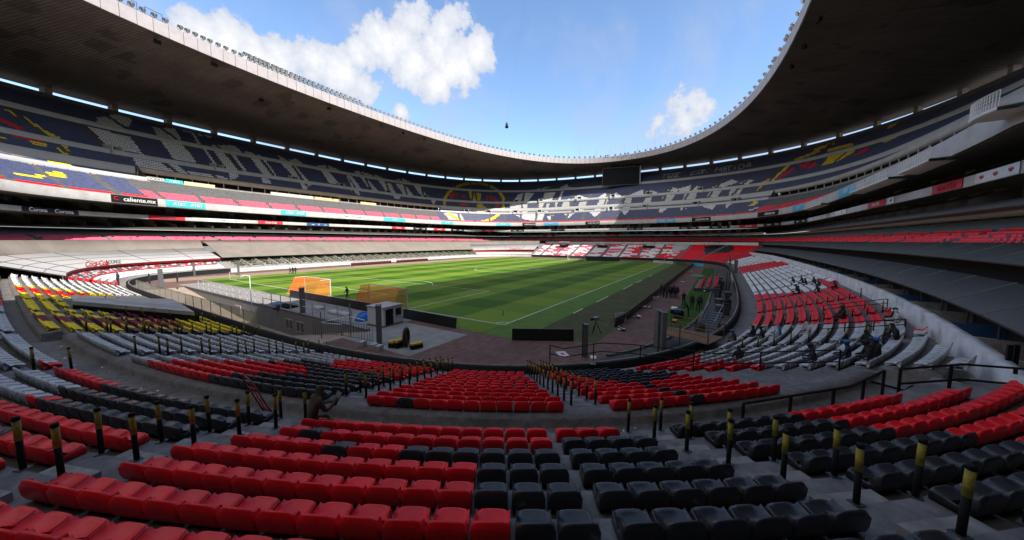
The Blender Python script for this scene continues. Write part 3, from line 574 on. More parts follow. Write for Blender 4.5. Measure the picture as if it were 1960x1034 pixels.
# ------------------------------------------------------------------ seat colours, read off the photograph seat by seat
W_, Y_, R_, G_, N_, K_, P_, DG_, MR_ = 'white', 'yellow', 'red', 'grey', 'navy', 'black', 'pink', 'dgrey', 'maroon'
UPOLY = [  # seat mosaic of the upper tier (polygons in photo pixels)
 (W_, [(187, 225), (219, 218), (244, 222), (256, 230), (240, 247), (189, 237)]), (W_, [(168, 240), (250, 262), (276, 296), (209, 280)]), (W_, [(254, 301), (343, 316), (360, 331), (265, 318)]),
 (W_, [(292, 242), (335, 245), (351, 272), (304, 260)]), (W_, [(308, 268), (351, 274), (378, 312), (335, 305)]), (W_, [(358, 326), (422, 335), (442, 344), (366, 334)]),
 (W_, [(347, 248), (372, 253), (387, 279), (381, 277), (366, 254)]), (W_, [(378, 254), (405, 261), (400, 264), (380, 258)]), (W_, [(387, 281), (393, 282), (416, 314), (410, 312)]), (W_, [(409, 286), (436, 291), (463, 328), (436, 324)]),
 (W_, [(401, 277), (443, 277), (455, 281), (467, 295), (424, 285)]), (W_, [(467, 287), (500, 297), (500, 302), (472, 296)]), (W_, [(443, 295), (451, 296), (474, 328), (469, 328)]), (W_, [(480, 301), (510, 306), (531, 337), (503, 332)]),
 (W_, [(436, 324), (463, 329), (452, 341), (443, 343)]), (W_, [(500, 335), (512, 336), (520, 352), (503, 350)]),
 (W_, [(531, 296), (556, 306), (566, 302), (581, 312), (583, 318), (539, 306)]), (W_, [(537, 310), (566, 316), (594, 349), (571, 346)]), (W_, [(573, 347), (597, 352), (588, 362), (580, 360)]),
 (W_, [(600, 317), (624, 314), (626, 322), (606, 320)]), (W_, [(626, 314), (653, 326), (668, 331), (635, 327)]), (W_, [(606, 322), (630, 328), (653, 353), (633, 351)]), (W_, [(664, 334), (674, 336), (693, 361), (684, 359)]), (W_, [(659, 333), (663, 334), (680, 359), (674, 357)]),
 (W_, [(678, 328), (686, 325), (713, 334), (719, 339), (686, 335)]), (W_, [(690, 338), (703, 340), (726, 366), (709, 363)]), (W_, [(717, 332), (740, 343), (719, 339)]), (W_, [(724, 343), (738, 345), (750, 361), (750, 370), (740, 366)]),
 (W_, [(672, 362), (686, 364), (690, 372), (678, 370)]), (W_, [(752, 345), (761, 342), (771, 340), (794, 351), (796, 354)]), (W_, [(740, 348), (748, 350), (761, 372), (752, 371)]), (W_, [(757, 350), (775, 352), (794, 375), (775, 373)]), (W_, [(792, 354), (806, 356), (819, 377), (808, 375)]),
 (W_, [(752, 371), (767, 374), (765, 381), (756, 378)]), (W_, [(823, 379), (835, 383), (831, 391)]),
 (W_, [(1007, 365), (1053, 355), (1051, 357), (1024, 365)]), (W_, [(1063, 362), (1085, 351), (1088, 356), (1102, 358), (1084, 360), (1077, 363)]),
 (W_, [(983, 383), (992, 371), (1001, 368), (999, 386)]), (W_, [(1005, 368), (1023, 368), (1009, 386), (1002, 386)]), (W_, [(1042, 367), (1063, 366), (1055, 385), (1038, 385)]), (W_, [(1075, 364), (1079, 364), (1071, 384), (1067, 384)]),
 (W_, [(1080, 381), (1096, 378), (1115, 381), (1113, 384), (1083, 384)]), (W_, [(1100, 375), (1108, 372), (1129, 379), (1100, 381)]), (W_, [(1144, 377), (1158, 368), (1164, 375), (1150, 379)]), (W_, [(1166, 375), (1179, 367), (1191, 375)]), (W_, [(1200, 374), (1230, 361), (1232, 371)]),
 (W_, [(976, 388), (1009, 390), (1009, 405), (976, 406)]), (W_, [(1030, 388), (1042, 388), (1034, 406), (1026, 406)]), (W_, [(1046, 388), (1052, 388), (1048, 405), (1042, 405)]), (W_, [(1060, 386), (1068, 386), (1064, 400), (1056, 400)]), (W_, [(1077, 386), (1094, 385), (1088, 400), (1071, 401)]), (W_, [(1110, 385), (1127, 383), (1122, 403), (1104, 404)]), (W_, [(1146, 382), (1164, 381), (1158, 401), (1138, 403)]), (W_, [(1192, 379), (1209, 377), (1204, 398), (1186, 400)]), (W_, [(1230, 380), (1247, 375), (1243, 396), (1228, 398)]),
 (W_, [(985, 410), (1042, 408), (1038, 421), (1006, 420)]), (W_, [(1046, 413), (1060, 410), (1052, 422)]), (W_, [(1080, 409), (1100, 406), (1088, 416)]), (W_, [(1128, 405), (1152, 403), (1138, 415)]), (W_, [(1186, 401), (1206, 399), (1196, 410)]),
 (W_, [(1234, 366), (1245, 363), (1258, 367), (1252, 373)]), (W_, [(1276, 364), (1286, 356), (1299, 362), (1295, 367)]), (W_, [(1299, 360), (1323, 353), (1319, 364), (1301, 366)]), (W_, [(1323, 363), (1329, 353), (1340, 357), (1334, 364)]), (W_, [(1361, 358), (1402, 342), (1413, 347), (1386, 357)]), (W_, [(1413, 350), (1429, 342), (1442, 344), (1429, 353)]),
 (W_, [(1268, 375), (1292, 369), (1284, 388), (1264, 390)]), (W_, [(1311, 368), (1334, 365), (1328, 387), (1303, 390)]), (W_, [(1359, 365), (1381, 362), (1371, 381), (1344, 388), (1352, 375)]), (W_, [(1400, 358), (1425, 354), (1412, 373), (1390, 378), (1396, 367)]),
 (W_, [(1257, 398), (1282, 394), (1264, 407)]), (W_, [(1293, 395), (1307, 395), (1305, 402)]), (W_, [(1309, 400), (1326, 394), (1313, 398)]), (W_, [(1336, 393), (1375, 388), (1363, 400)]), (W_, [(1386, 388), (1406, 384), (1390, 397)]), (W_, [(1432, 400), (1458, 394), (1456, 397), (1432, 402)]),
 (Y_, [(1437, 373), (1444, 371), (1450, 387), (1442, 393), (1431, 393), (1441, 387)]), (Y_, [(1446, 364), (1452, 356), (1470, 341), (1464, 352), (1450, 368)]),
 (G_, [(848, 406), (883, 408), (893, 428), (868, 427)]),
 (R_, [(861, 377), (864, 370), (872, 367), (879, 370), (878, 374), (869, 374), (867, 381)]), (R_, [(884, 372), (891, 372), (891, 377), (885, 377)]), (Y_, [(895, 360), (906, 362), (912, 385), (902, 383)]), (Y_, [(912, 368), (922, 369), (920, 382), (914, 382)]), (R_, [(929, 382), (933, 373), (938, 370), (943, 377), (941, 382)]), (R_, [(944, 375), (948, 377), (956, 388), (948, 388)]),
 (Y_, [(912, 389), (922, 388), (934, 400), (926, 407), (914, 404)]), (R_, [(880, 388), (896, 388), (896, 393), (881, 393)]), (R_, [(948, 389), (957, 389), (957, 395), (948, 395)]),
 (R_, [(1487, 339), (1518, 319), (1522, 322), (1492, 341)]), (R_, [(1527, 315), (1558, 307), (1561, 316), (1544, 323), (1530, 319)]), (Y_, [(1570, 316), (1585, 299), (1637, 283), (1634, 290), (1599, 310)]), (R_, [(1634, 296), (1660, 280), (1660, 287), (1648, 293)]),
 (R_, [(0, 222), (48, 246), (46, 252), (0, 230)]), (R_, [(20, 256), (80, 266), (90, 273), (70, 274), (24, 260)]), (Y_, [(58, 268), (92, 276), (94, 282), (66, 276)]), (Y_, [(0, 258), (14, 264), (12, 268), (0, 266)]), (Y_, [(3, 286), (32, 286), (30, 291), (0, 290)]),
 (Y_, [(90, 303), (136, 308), (136, 317), (96, 311)]), (Y_, [(104, 272), (128, 277), (141, 300), (122, 296)]), (Y_, [(2, 329), (85, 339), (84, 342), (2, 332)]), (Y_, [(85, 331), (108, 328), (126, 332), (127, 340), (66, 338)])]
ULINE = [(Y_, 4.0, [(16, 208), (40, 222), (62, 236), (84, 252), (112, 265)]), (Y_, 3.2, [(1460, 350), (1478, 342), (1512, 311)]), (Y_, 2.6, [(1558, 286), (1593, 273)]), (Y_, 2.4, [(1522, 305), (1567, 288)]), (Y_, 2.6, [(1585, 287), (1628, 276)]), (Y_, 2.4, [(1690, 270), (1712, 262)]), (Y_, 2.4, [(1700, 243), (1712, 236)]),
 (Y_, 2.6, [(908+57*math.cos(t), 387+38*math.sin(t)) for t in np.linspace(0, 2*math.pi, 30)])]
TXT = {'T': [(0, 1, 1, 1), (.5, 1, .5, 0)], 'O': [(0, 0, 0, 1), (0, 1, 1, 1), (1, 1, 1, 0), (1, 0, 0, 0)], 'D': [(0, 0, 0, 1), (0, 1, .7, 1), (.7, 1, 1, .7), (1, .7, 1, .3), (1, .3, .7, 0), (.7, 0, 0, 0)], 'C': [(1, 1, 0, 1), (0, 1, 0, 0), (0, 0, 1, 0)],
       'N': [(0, 0, 0, 1), (0, 1, 1, 0), (1, 0, 1, 1)], 'M': [(0, 0, 0, 1), (0, 1, .5, .4), (.5, .4, 1, 1), (1, 1, 1, 0)], 'E': [(1, 1, 0, 1), (0, 1, 0, 0), (0, 0, 1, 0), (0, .5, .8, .5)], 'I': [(.5, 0, .5, 1)], 'A': [(0, 0, .5, 1), (.5, 1, 1, 0), (.2, .4, .8, .4)]}
for ch, x0, x1, yb, yt in [('T', 1267, 1276, 339, 332), ('O', 1279, 1287, 338, 331.5), ('D', 1290, 1296, 337, 330.5), ('O', 1297, 1305, 336.5, 329.5), ('C', 1323, 1331, 333, 327), ('O', 1336, 1343, 331, 324.5), ('N', 1346, 1355, 330, 322.5),
                           ('M', 1370, 1381, 327, 319.5), ('E', 1385, 1392, 326, 318), ('D', 1395, 1402, 325, 316.5), ('I', 1404, 1408, 324, 315.5), ('D', 1414, 1424, 322, 313.5), ('A', 1428, 1438, 319.5, 309.5)]:
    for (a0, b0, a1, b1) in TXT[ch]:
        f = lambda a, b: (x0+(x1-x0)*a+(b-.5)*3, yb+(yt-yb)*b-(a-.5)*1.0)
        ULINE.append((G_, 1.0, [f(a0, b0), f(a1, b1)]))
def inpoly(px, py, poly):
    r = np.zeros(len(px), bool); n = len(poly)
    for i in range(n):
        (x0, y0), (x1, y1) = poly[i], poly[(i+1) % n]
        if y0 == y1: continue
        c = ((y0 > py) != (y1 > py)) & (px < (x1-x0)*(py-y0)/(y1-y0)+x0); r ^= c
    return r
def nearline(px, py, pts, w):
    r = np.zeros(len(px), bool)
    for (x0, y0), (x1, y1) in zip(pts[:-1], pts[1:]):
        dx, dy = x1-x0, y1-y0; t = np.clip(((px-x0)*dx+(py-y0)*dy)/(dx*dx+dy*dy+1e-9), 0, 1); r |= np.hypot(px-x0-t*dx, py-y0-t*dy) < w
    return r
KI = {k: i for i, k in enumerate(SEATK)}
def paint(col, px, py, polys, lines=()):
    for k, pg in polys: col[inpoly(px, py, pg)] = KI[k]
    for k, w, pts in lines: col[nearline(px, py, pts, w)] = KI[k]
    return col
# simple seat (far away): pan, backrest front and rear; local x across, y towards the pitch, z up
def stamp(P, D, tmplV, tmplF):
    """P positions, D unit facing vectors (towards the pitch) -> verts, faces"""
    n = len(P); Rt = np.stack([D[:, 1], -D[:, 0]], 1); T = np.asarray(tmplV, float); k = len(T)
    V = np.zeros((n, k, 3)); V[:, :, 0] = P[:, None, 0]+Rt[:, None, 0]*T[:, 0]+D[:, None, 0]*T[:, 1]; V[:, :, 1] = P[:, None, 1]+Rt[:, None, 1]*T[:, 0]+D[:, None, 1]*T[:, 1]; V[:, :, 2] = P[:, None, 2]+T[:, 2]
    F = (np.arange(n)*k)[:, None, None]+np.asarray(tmplF)[None]; return V.reshape(-1, 3), F.reshape(-1, len(tmplF[0]))
FARV = [(-.22, .0, .10), (.22, .0, .10), (.22, -.35, .12), (-.22, -.35, .12), (-.22, -.40, .38), (.22, -.40, .38), (-.22, .0, .02), (.22, .0, .02)]
FARF = [(0, 1, 2, 3), (3, 2, 5, 4), (6, 7, 1, 0)]
def seat_line(curve, d0, gaps, pitch=.5, gapw=.55):
    """seat positions along a dense curve, leaving gaps (arc positions)"""
    L = np.concatenate([[0], np.cumsum(np.hypot(*np.diff(curve[:, :2], axis=0).T))]); q = np.arange(d0, L[-1], pitch)
    keep = np.ones(len(q), bool)
    for g in gaps: keep &= np.abs(q-g*L[-1]) > gapw
    q = q[keep]; return np.stack([np.interp(q, L, curve[:, i]) for i in range(3)], 1), q/L[-1]
UD = np.linspace(0, 1, 2401)
AIS = np.arange(66)/66+.004
PV = []; PD = []; PC = []; PT = []
for nm, La, Lb, K, za, zb in TIERS:
    for j in range(K):
        c = lerpP(La, Lb, (j+.12)/K, UD); c[:, 2] = za+(zb-za)*j/K; c2 = lerpP(La, Lb, (j+1)/K, UD)
        gaps = list(AIS) if nm != 'S3' else list(AIS)
        P, q = seat_line(c, .1, gaps, .52, .6)
        t = np.stack([np.interp(q, UD, np.gradient(c[:, i])) for i in (0, 1)], 1); t /= np.hypot(*t.T)[:, None]; D = np.stack([-t[:, 1], t[:, 0]], 1)
        px, py, z = proj(P); ok = (z > 2) & (px > -40) & (px < 2000) & (py > -20); P, D, px, py, q = P[ok], D[ok], px[ok], py[ok], q[ok]
        col = np.full(len(P), KI[N_])
        if nm == 'S1':
            if j < 3: col[:] = KI[R_]
            side = (inside(q, sideL) | inside(q, sideR))
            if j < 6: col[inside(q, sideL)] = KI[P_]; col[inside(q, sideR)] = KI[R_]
            else: col[side] = KI[DG_]
        if nm == 'S4': col[:] = KI[N_]
        px2, py2 = px, py-2
        col = paint(col, px2, py2, UPOLY, ULINE)
        if nm == 'S1' and j < 6:
            if j < 3: col[:] = KI[R_]
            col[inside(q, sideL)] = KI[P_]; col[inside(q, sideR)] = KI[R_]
        if nm == 'S1' and j >= 6: col[side] = KI[DG_]
        PV.append(P); PD.append(D); PC.append(col); PT.append(rng.uniform(.82, 1.12, len(P)))
# the little strips of seats between the two white bands at the ends
for (dd, z) in ((1.5, 23.95), (2.5, 24.55)):
    c = M1.grow(dd-.9, z).P(UD); P, q = seat_line(c, .1, AIS, .52, .9); ok = ~(inside(q, sideL) | inside(q, sideR)); P, q = P[ok], q[ok]
    t = np.stack([np.interp(q, UD, np.gradient(c[:, i])) for i in (0, 1)], 1); t /= np.hypot(*t.T)[:, None]; D = np.stack([-t[:, 1], t[:, 0]], 1)
    px, py, zz = proj(P); ok = (zz > 2) & (px > -40) & (px < 2000); P, D, px, py = P[ok], D[ok], px[ok], py[ok]
    PV.append(P); PD.append(D); PC.append(paint(np.full(len(P), KI[N_]), px, py-2, UPOLY)); PT.append(rng.uniform(.82, 1.12, len(P)))
# red rows over the canopies
for j in range(4):
    c = lerpP(H0, H1, (j+.12)/4, UD); c[:, 2] = 8.05+.25*j; P, q = seat_line(c, .1, np.arange(60)/60, .5, .5)
    t = np.stack([np.interp(q, UD, np.gradient(c[:, i])) for i in (0, 1)], 1); t /= np.hypot(*t.T)[:, None]; D = np.stack([-t[:, 1], t[:, 0]], 1)
    px, py, zz = proj(P); ok = (zz > 2) & (px > -40) & (px < 2000); P, D = P[ok], D[ok]
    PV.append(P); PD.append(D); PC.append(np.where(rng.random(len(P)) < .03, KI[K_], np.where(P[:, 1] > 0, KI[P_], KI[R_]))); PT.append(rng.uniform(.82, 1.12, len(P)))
P = np.concatenate(PV); D = np.concatenate(PD); Cc = np.concatenate(PC); T = np.concatenate(PT)
V, F = stamp(P, D, FARV, FARF)
tag(link('upper_tier_seats', mesh_np('upper_tier_seats', V, F, SEATM, np.repeat(Cc, len(FARF)), tone=np.repeat(T, len(FARF)))), 'thousands of navy, white, red and yellow seats forming the upper tier mosaic', 'seats', kind='stuff')
print('upper seats', len(P))
# ------------------------------------------------------------------ lower bowl seats
def seat_template(xs, prof):
    """closed side profile swept across the width; rounded top corners, raised pan edges"""
    V = []; w = max(xs); n = len(prof)
    for x in xs:
        e = abs(x)/w
        for (y, z, kind) in prof:
            fr_ = min(1, max(0, (y+.40)/.40)); xx = x*(1-.10*fr_) if kind in 'pf' else x*(1-.05*max(0, (z-.25)/.1)); yy = y; zz = z
            if kind == 'p': zz += .05*e**5
            if kind == 't': zz -= .07*e**6; yy += .025*e**4
            if kind == 'b': yy += .07*e**4
            if kind == 'f': zz -= .03*e**5; yy -= .025*e**5
            V.append((xx, yy, zz))
    F = []
    for i in range(len(xs)-1):
        for k in range(n): F.append((i*n+k, i*n+(k+1) % n, (i+1)*n+(k+1) % n, (i+1)*n+k))
    return V, F, n
PROF_HI = [(0.0, .02, 'f'), (.005, .10, 'f'), (-.012, .142, 'f'), (-.035, .146, 'f'), (-.06, .128, 'p'), (-.13, .105, 'p'), (-.22, .088, 'p'), (-.30, .095, 'p'), (-.355, .135, 'b'), (-.385, .21, 'b'), (-.405, .29, 'b'), (-.42, .345, 't'), (-.438, .358, 't'), (-.455, .345, 't'), (-.455, .26, 'r'), (-.44, .14, 'r'), (-.41, .06, 'r'), (-.36, .02, 'r')]
XS_HI = [-.217, -.212, -.195, -.15, -.08, 0, .08, .15, .195, .212, .217]
PROF_LO = [(0, .02, 'f'), (0, .12, 'f'), (-.2, .108, 'p'), (-.35, .14, 'b'), (-.42, .358, 't'), (-.455, .335, 't'), (-.41, .04, 'r')]
XS_LO = [-.22, -.16, .16, .22]
def seat_mesh_hi(ci):
    V, F, n = seat_template(XS_HI, PROF_HI); me = bpy.data.meshes.new('stadium_seat'); m = len(XS_HI)
    F = F+[tuple(range(n-1, -1, -1)), tuple((m-1)*n+k for k in range(n))]
    me.from_pydata([(a, b, c) for a, b, c in V], [], F); me.materials.append(SEATM[ci]); me.polygons.foreach_set('use_smooth', [True]*len(F))
    at_ = me.attributes.new('tone', 'FLOAT', 'FACE'); at_.data.foreach_set('value', [1.0]*len(F)); me.update(); return me
LOV, LOF, _n = seat_template(XS_LO, PROF_LO)
LOF = list(LOF)+[(0, 1, 2, 3), (0, 3, 6, 6), (3, 4, 5, 6)]
_e = 3*_n; LOF += [(_e+3, _e+2, _e+1, _e+0), (_e+6, _e+6, _e+3, _e), (_e+6, _e+5, _e+4, _e+3)]
LOF = [f for f in LOF if len(set(f)) == 4]
def vn(x, y): return math.sin(x*1.7+math.sin(y*2.1)*1.3)+math.sin(y*1.3+x*.6+2)+.7*math.sin(x*3.9-y*2.7)
LP = []; LD_ = []; LCc = []; LM = []
def lower_row(off, z, s0, s1, base, aisles, polys=(), pitch=.472, hw=.5, fn=None, face=1, drop=None, inner=None):
    ss = np.arange(s0, s1, .05) if s1 > s0 else np.arange(s1, s0, .05)
    c = Q(ss, off, z); L = np.concatenate([[0], np.cumsum(np.hypot(*np.diff(c[:, :2], axis=0).T))]); keep0 = []
    hws = {}; al = []
    for a in aisles:
        a, h_ = a if isinstance(a, tuple) else (a, hw)
        if ss[0] < a < ss[-1]: al.append(a); hws[a] = h_
    edges = sorted([ss[0]]+al+[ss[-1]])
    for e0, e1 in zip(edges[:-1], edges[1:]):
        l0, l1 = np.interp(e0, ss, L), np.interp(e1, ss, L)
        l0 += hws.get(e0, .1); l1 -= hws.get(e1, .1)
        k = int((l1-l0)/pitch)
        if k < 1: continue
        m = (l0+l1)/2; qq = m+(np.arange(k)-(k-1)/2)*pitch
        if hws.get(e1, 1) < .2: qq = l1-pitch*(np.arange(k)+.5)
        elif hws.get(e0, 1) < .2: qq = l0+pitch*(np.arange(k)+.5)
        keep0.append(np.sort(qq))
    if not keep0: return
    q = np.concatenate(keep0); sq = np.interp(q, L, ss); P = Q(sq, off, z); nn = np.array([Qn(v) for v in sq]); D = -nn
    px, py, zz = proj(P+np.array([0, 0, .13])); ok = (zz > .6) & (px > -160) & (px < 2120) & (py < 1300)
    if drop: ok &= ~inpoly(px, py, drop)
    if inner is not None: ok &= (np.abs(P[:, 0]/inner.a)**inner.n+np.abs(P[:, 1]/inner.b)**inner.n) < 1
    P, D, px, py, sq = P[ok], D[ok], px[ok], py[ok], sq[ok]
    col = np.full(len(P), KI[base])
    if fn is not None:
        for i in range(len(P)):
            k = fn(sq[i])
            if k: col[i] = KI[k]
    col = paint(col, px, py, polys); LP.append(P); LD_.append(D); LCc.append(col)
# aisle positions (front of the lower block -> back of it)
def ais(off, table): return [a+(b-a)*off/9.5 for a, b in table]
NEAR_A = [(-3.67, -3.5), (.85, 1.4), (5.2, 6.9), (-12.2, -12.6), (-20.2, -19.2), (-28.4, -27.4), (-36.5, -35.4), (-45, -44), (-53, -52), (-61, -60.5)]
NEARP = [  # near end, photo pixels
 (G_, [(100, 628), (480, 640), (560, 655), (760, 690), (690, 705), (540, 690), (480, 765), (280, 720), (110, 655)]),
 (K_, [(430, 690), (600, 690), (830, 722), (790, 765), (640, 790), (480, 770), (270, 706), (300, 705)]),
 (R_, [(305, 690), (480, 690), (600, 697), (600, 712), (480, 712), (380, 722), (310, 716)]), (R_, [(660, 688), (860, 700), (860, 722), (800, 726), (640, 700)]), (R_, [(640, 782), (700, 755), (780, 730), (840, 710), (870, 720), (720, 788), (655, 794)]),
]
NEARP2 = [(K_, [(1400, 560), (1540, 742), (1540, 690)]),
 (K_, [(1036, 700), (1240, 685), (1340, 700), (1300, 716), (1225, 728), (1180, 733), (1090, 718)]), (K_, [(1202, 730), (1222, 729), (1340, 760), (1330, 767), (1290, 752), (1240, 742)])]
def nearfn(i):
    sh = .35*i
    def f(q):
        if q > -19.3: return None
        if q > -21.5: return K_ if i < 9 else Y_
        if q < -68: return R_
        if q < -49.5+sh*.0: return W_
        if i >= 4:
            if q < -47: return Y_
            if q < -41: return R_
            if -25.5 < q < -22.5 or (i < 8 and -31 < q < -26): return MR_
            return Y_
        return Y_
    return f
for i in range(12):
    off, z = lb(i)
    lower_row(off, z, SN0-3+.35*off, 5.9, R_, ais(off, NEAR_A), NEARP+NEARP2, fn=nearfn(i), drop=[(132, 570), (150, 562), (337, 566), (378, 598), (362, 608), (250, 600), (135, 592)])
off, z = lb(12); lower_row(off, z, SN0+1, -19.7, Y_, ais(off, NEAR_A), (), fn=nearfn(11))
# upper block round the camera
UBP = [(K_, [(1003, 965), (1300, 960), (1700, 1000), (1700, 1100), (1003, 1100)]), (K_, [(928, 878), (1700, 880), (1700, 965), (925, 962)]), (K_, [(780, 853), (1700, 855), (1700, 880), (780, 880)]), (K_, [(1060, 831), (1700, 831), (1700, 856), (1060, 856)]), (K_, [(640, 830), (702, 830), (702, 850), (640, 850)]), (K_, [(540, 800), (572, 800), (572, 828), (540, 828)]), (K_, [(598, 803), (642, 803), (642, 830), (598, 830)]),
 (K_, [(1280, 790), (1500, 790), (1590, 802), (1700, 815), (1830, 828), (1960, 845), (2200, 870), (2200, 1200), (1280, 1200)]),
 (R_, [(1500, 726), (2200, 726), (2200, 868), (1960, 838), (1830, 822), (1700, 812), (1590, 802), (1500, 800)]),
 (G_, [(-200, 540), (30, 590), (110, 690), (180, 732), (160, 745), (105, 752), (15, 757), (-200, 740)]),
 (K_, [(196, 727), (520, 782), (480, 830), (300, 818), (206, 815), (150, 803), (130, 792), (75, 783), (90, 768), (150, 745)]), (K_, [(-5, 815), (62, 806), (62, 820), (5, 835)])]
UP_A = [(-3.6, -3.5), (2.0, 2.9), (-11.6, -11.6), (-19.5, -19.5), (-27.5, -27.5)]
for i in range(-0, 13):
    off, z = ub(i)
    fr = (off-10.85)/3.6
    A_ = [-3.72-.35*fr, 1.93+.75*fr, -11.6, -19.5, -27.5, -36, -44, (.5+.02*(off-10.85), .09)]
    lower_row(off, z, -52, min(9.6, 6.9+1.4*(off-10.85)), R_, A_, UBP, hw=.48)
for i in range(13): pass
# right-hand rows in front of the white wall
RP = [(W_, [(1330, 500), (1480, 490), (1640, 530), (1560, 560), (1440, 570), (1400, 560), (1380, 520)]), (R_, [(1384, 516), (1480, 500), (1520, 505), (1400, 527)]), (R_, [(1560, 535), (1640, 545), (1780, 610), (1700, 615), (1600, 560)]),
      (R_, [(1396, 566), (1700, 552), (1745, 600), (1620, 614), (1500, 622), (1396, 622)]), (G_, [(1330, 622), (1500, 622), (1620, 620), (1700, 616), (1960, 700), (1960, 780), (1600, 720), (1330, 700)]), (R_, [(1345, 690), (1380, 690), (1520, 705), (1500, 722), (1330, 720)])]
R_A = [12.0, 19.2, 26.5, 34, 41.5, 49, 56.5, 64, 71.5, 79, 86.5, 94, 101.5, 109]
def rfn(i):
    def f(s):
        v = vn(s*.22, i*.55)
        if s > 92: return R_ if v > -.9 else W_
        if s > 30: return W_ if v > -.55 else (R_ if v > -1.2 else K_)
        return None
    return f
WIN = WL.grow(-.6, 3.3)
for i in range(1, 16):
    off, z = lb(i)
    lower_row(off, z, min(9.4, 5.0+.48*off), SF0-1, R_, [a+.25*off for a in R_A], RP, fn=rfn(i), hw=.35, inner=WIN)
# far end: red with white lettering, black patch near the corner
F_A = [117+7.6*k for k in range(12)]
FP = [(K_, [(1345, 480), (1360, 470), (1400, 466), (1404, 478), (1390, 485), (1350, 487)]), (G_, [(1290, 466), (1330, 466), (1310, 478), (1285, 484)])]
def ffn(i):
    def f(s):
        v = vn(s*.30, i*.42)+.5*vn(s*.75, i*.8)
        if s < 141: return R_
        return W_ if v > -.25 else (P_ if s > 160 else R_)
    return f
for i in range(12):
    off, z = lb(i); lower_row(off, z, SF0, SF1, R_, F_A, FP, fn=ffn(i))
for i in range(12):
    off, z = ub(i); lower_row(off, z, SF0, SF1, R_, [a+.4 for a in F_A], FP, fn=ffn(i+8))
# left side: lounge rows and box rows
for i in range(1, 12):
    off, z = lb(i)
    lower_row(off, z, -105, -73.5, K_, [], fn=(lambda i: (lambda s: W_ if i < 4 else (R_ if vn(s*2.3, i*3.1) > 1.1 else (G_ if vn(s*3.1, i*2.2) > .6 else DG_))))(i))
    lower_row(off, z, -231, -204, K_, [], fn=(lambda i: (lambda s: W_ if i < 4 else (R_ if vn(s*2.3, i*3.1) > .8 else DG_)))(i))
    if i % 2 == 0: lower_row(off, z, -203, -106, K_, list(np.arange(-200, -106, 3.2)), fn=(lambda i: (lambda s: DG_ if vn(s*2.3, i*3.1) > .4 else None))(i), hw=.7)
P = np.concatenate(LP); D = np.concatenate(LD_); Cc = np.concatenate(LCc)
px, py, zz = proj(P+np.array([0, 0, .2])); dist = np.linalg.norm(P-CAM, axis=1)
vis = (px > -25) & (px < 1985) & (py < 1060) & (zz > .6)
order = np.argsort(np.where(vis, dist, 1e9)); near = np.zeros(len(P), bool); near[order[:300]] = True
V, F = stamp(P[~near], D[~near], LOV, LOF); kf = len(LOF)
tag(link('lower_bowl_seats', mesh_np('lower_bowl_seats', V, F, SEATM, np.repeat(Cc[~near], kf), smooth=False, tone=np.repeat(rng.uniform(.8, 1.12, (~near).sum()), kf))), 'thousands of red, grey, yellow, white and black seats lining the lower bowl', 'seats', kind='stuff')
print('lower seats', len(P), 'dist 300th', dist[order[299]])
SM = {}; ORD = ['first', 'second', 'third', 'fourth', 'fifth', 'sixth', 'seventh', 'eighth', 'ninth', 'tenth', 'eleventh', 'twelfth', 'thirteenth', 'fourteenth']
CN = {'red': 'red', 'black': 'black', 'grey': 'grey', 'yellow': 'yellow', 'white': 'white', 'maroon': 'dark red', 'pink': 'red', 'navy': 'navy', 'dgrey': 'dark grey'}
for i in order[:300]:
    ci = int(Cc[i]); k = SEATK[ci]
    if ci not in SM: SM[ci] = seat_mesh_hi(ci)
    o = link('stadium_seat', SM[ci], None, P[i], (random.uniform(-.012, .012), 0, math.atan2(D[i][0], -D[i][1])+math.pi+random.uniform(-.02, .02)))
    d_ = D[i]; o.rotation_euler[2] = math.atan2(-d_[0], d_[1])+random.uniform(-.015, .015)
    if P[i][2] > 3.55: where = ORD[int(round((P[i][2]-3.68)/UB_R))]+' row above the cross aisle'
    else: where = ORD[int(round((lb(11)[1]-P[i][2])/LB_R))]+' row below the cross aisle'
    tag(o, f'{CN[k]} moulded plastic stadium seat in the {where}', 'seat', f'{CN[k]} seats in the {where}')

# hedges and low partitions between the left-hand box rows
def hedge(off, z, label, seed):
    r = random.Random(seed); V = []; F = []
    for q in np.arange(-203, -107, .35):
        if r.random() < .22: continue
        for k in range(10):
            c = Q(q+r.uniform(-.2, .2), off+r.uniform(-.16, .16), z+r.uniform(.05, .55)); a = r.uniform(0, 6.28); b_ = r.uniform(-1, 1); l = r.uniform(.07, .15); d1 = np.array([math.cos(a), math.sin(a), b_])*l; d2 = np.array([-math.sin(a)*.7, math.cos(a)*.7, .6])*l; n = len(V)
            V += [c-d1, c+d2*.6, c+d1, c-d2*.6]; F.append((n, n+1, n+2, n+3))
    return tag(MB().add(V, F).build('hedge', mat('hedge_leaf', (.095, .125, .035), .8, .4, 3)), label, 'hedge')
hedge(2.2, lb(2)[1], 'row of low green hedge between the left boxes just above the pitch wall', 1); hedge(3.7, lb(4)[1], 'row of low green hedge halfway up the left boxes', 2); hedge(5.1, lb(6)[1], 'row of low green hedge at the canopy edge of the left boxes', 3)
for q in np.arange(-203, -107, 3.2):
    p = [Q(q+e, o_, z_) for e in (-.05, .05) for o_, z_ in ((1.2, 1.0), (6.5, 2.6), (6.5, 3.2), (1.2, 1.6))]
    MB().add(p, [(0, 1, 2, 3), (7, 6, 5, 4), (3, 2, 6, 7), (0, 3, 7, 4), (1, 5, 6, 2), (0, 4, 5, 1)]).build('box_divider', M_CONCL, lowst)
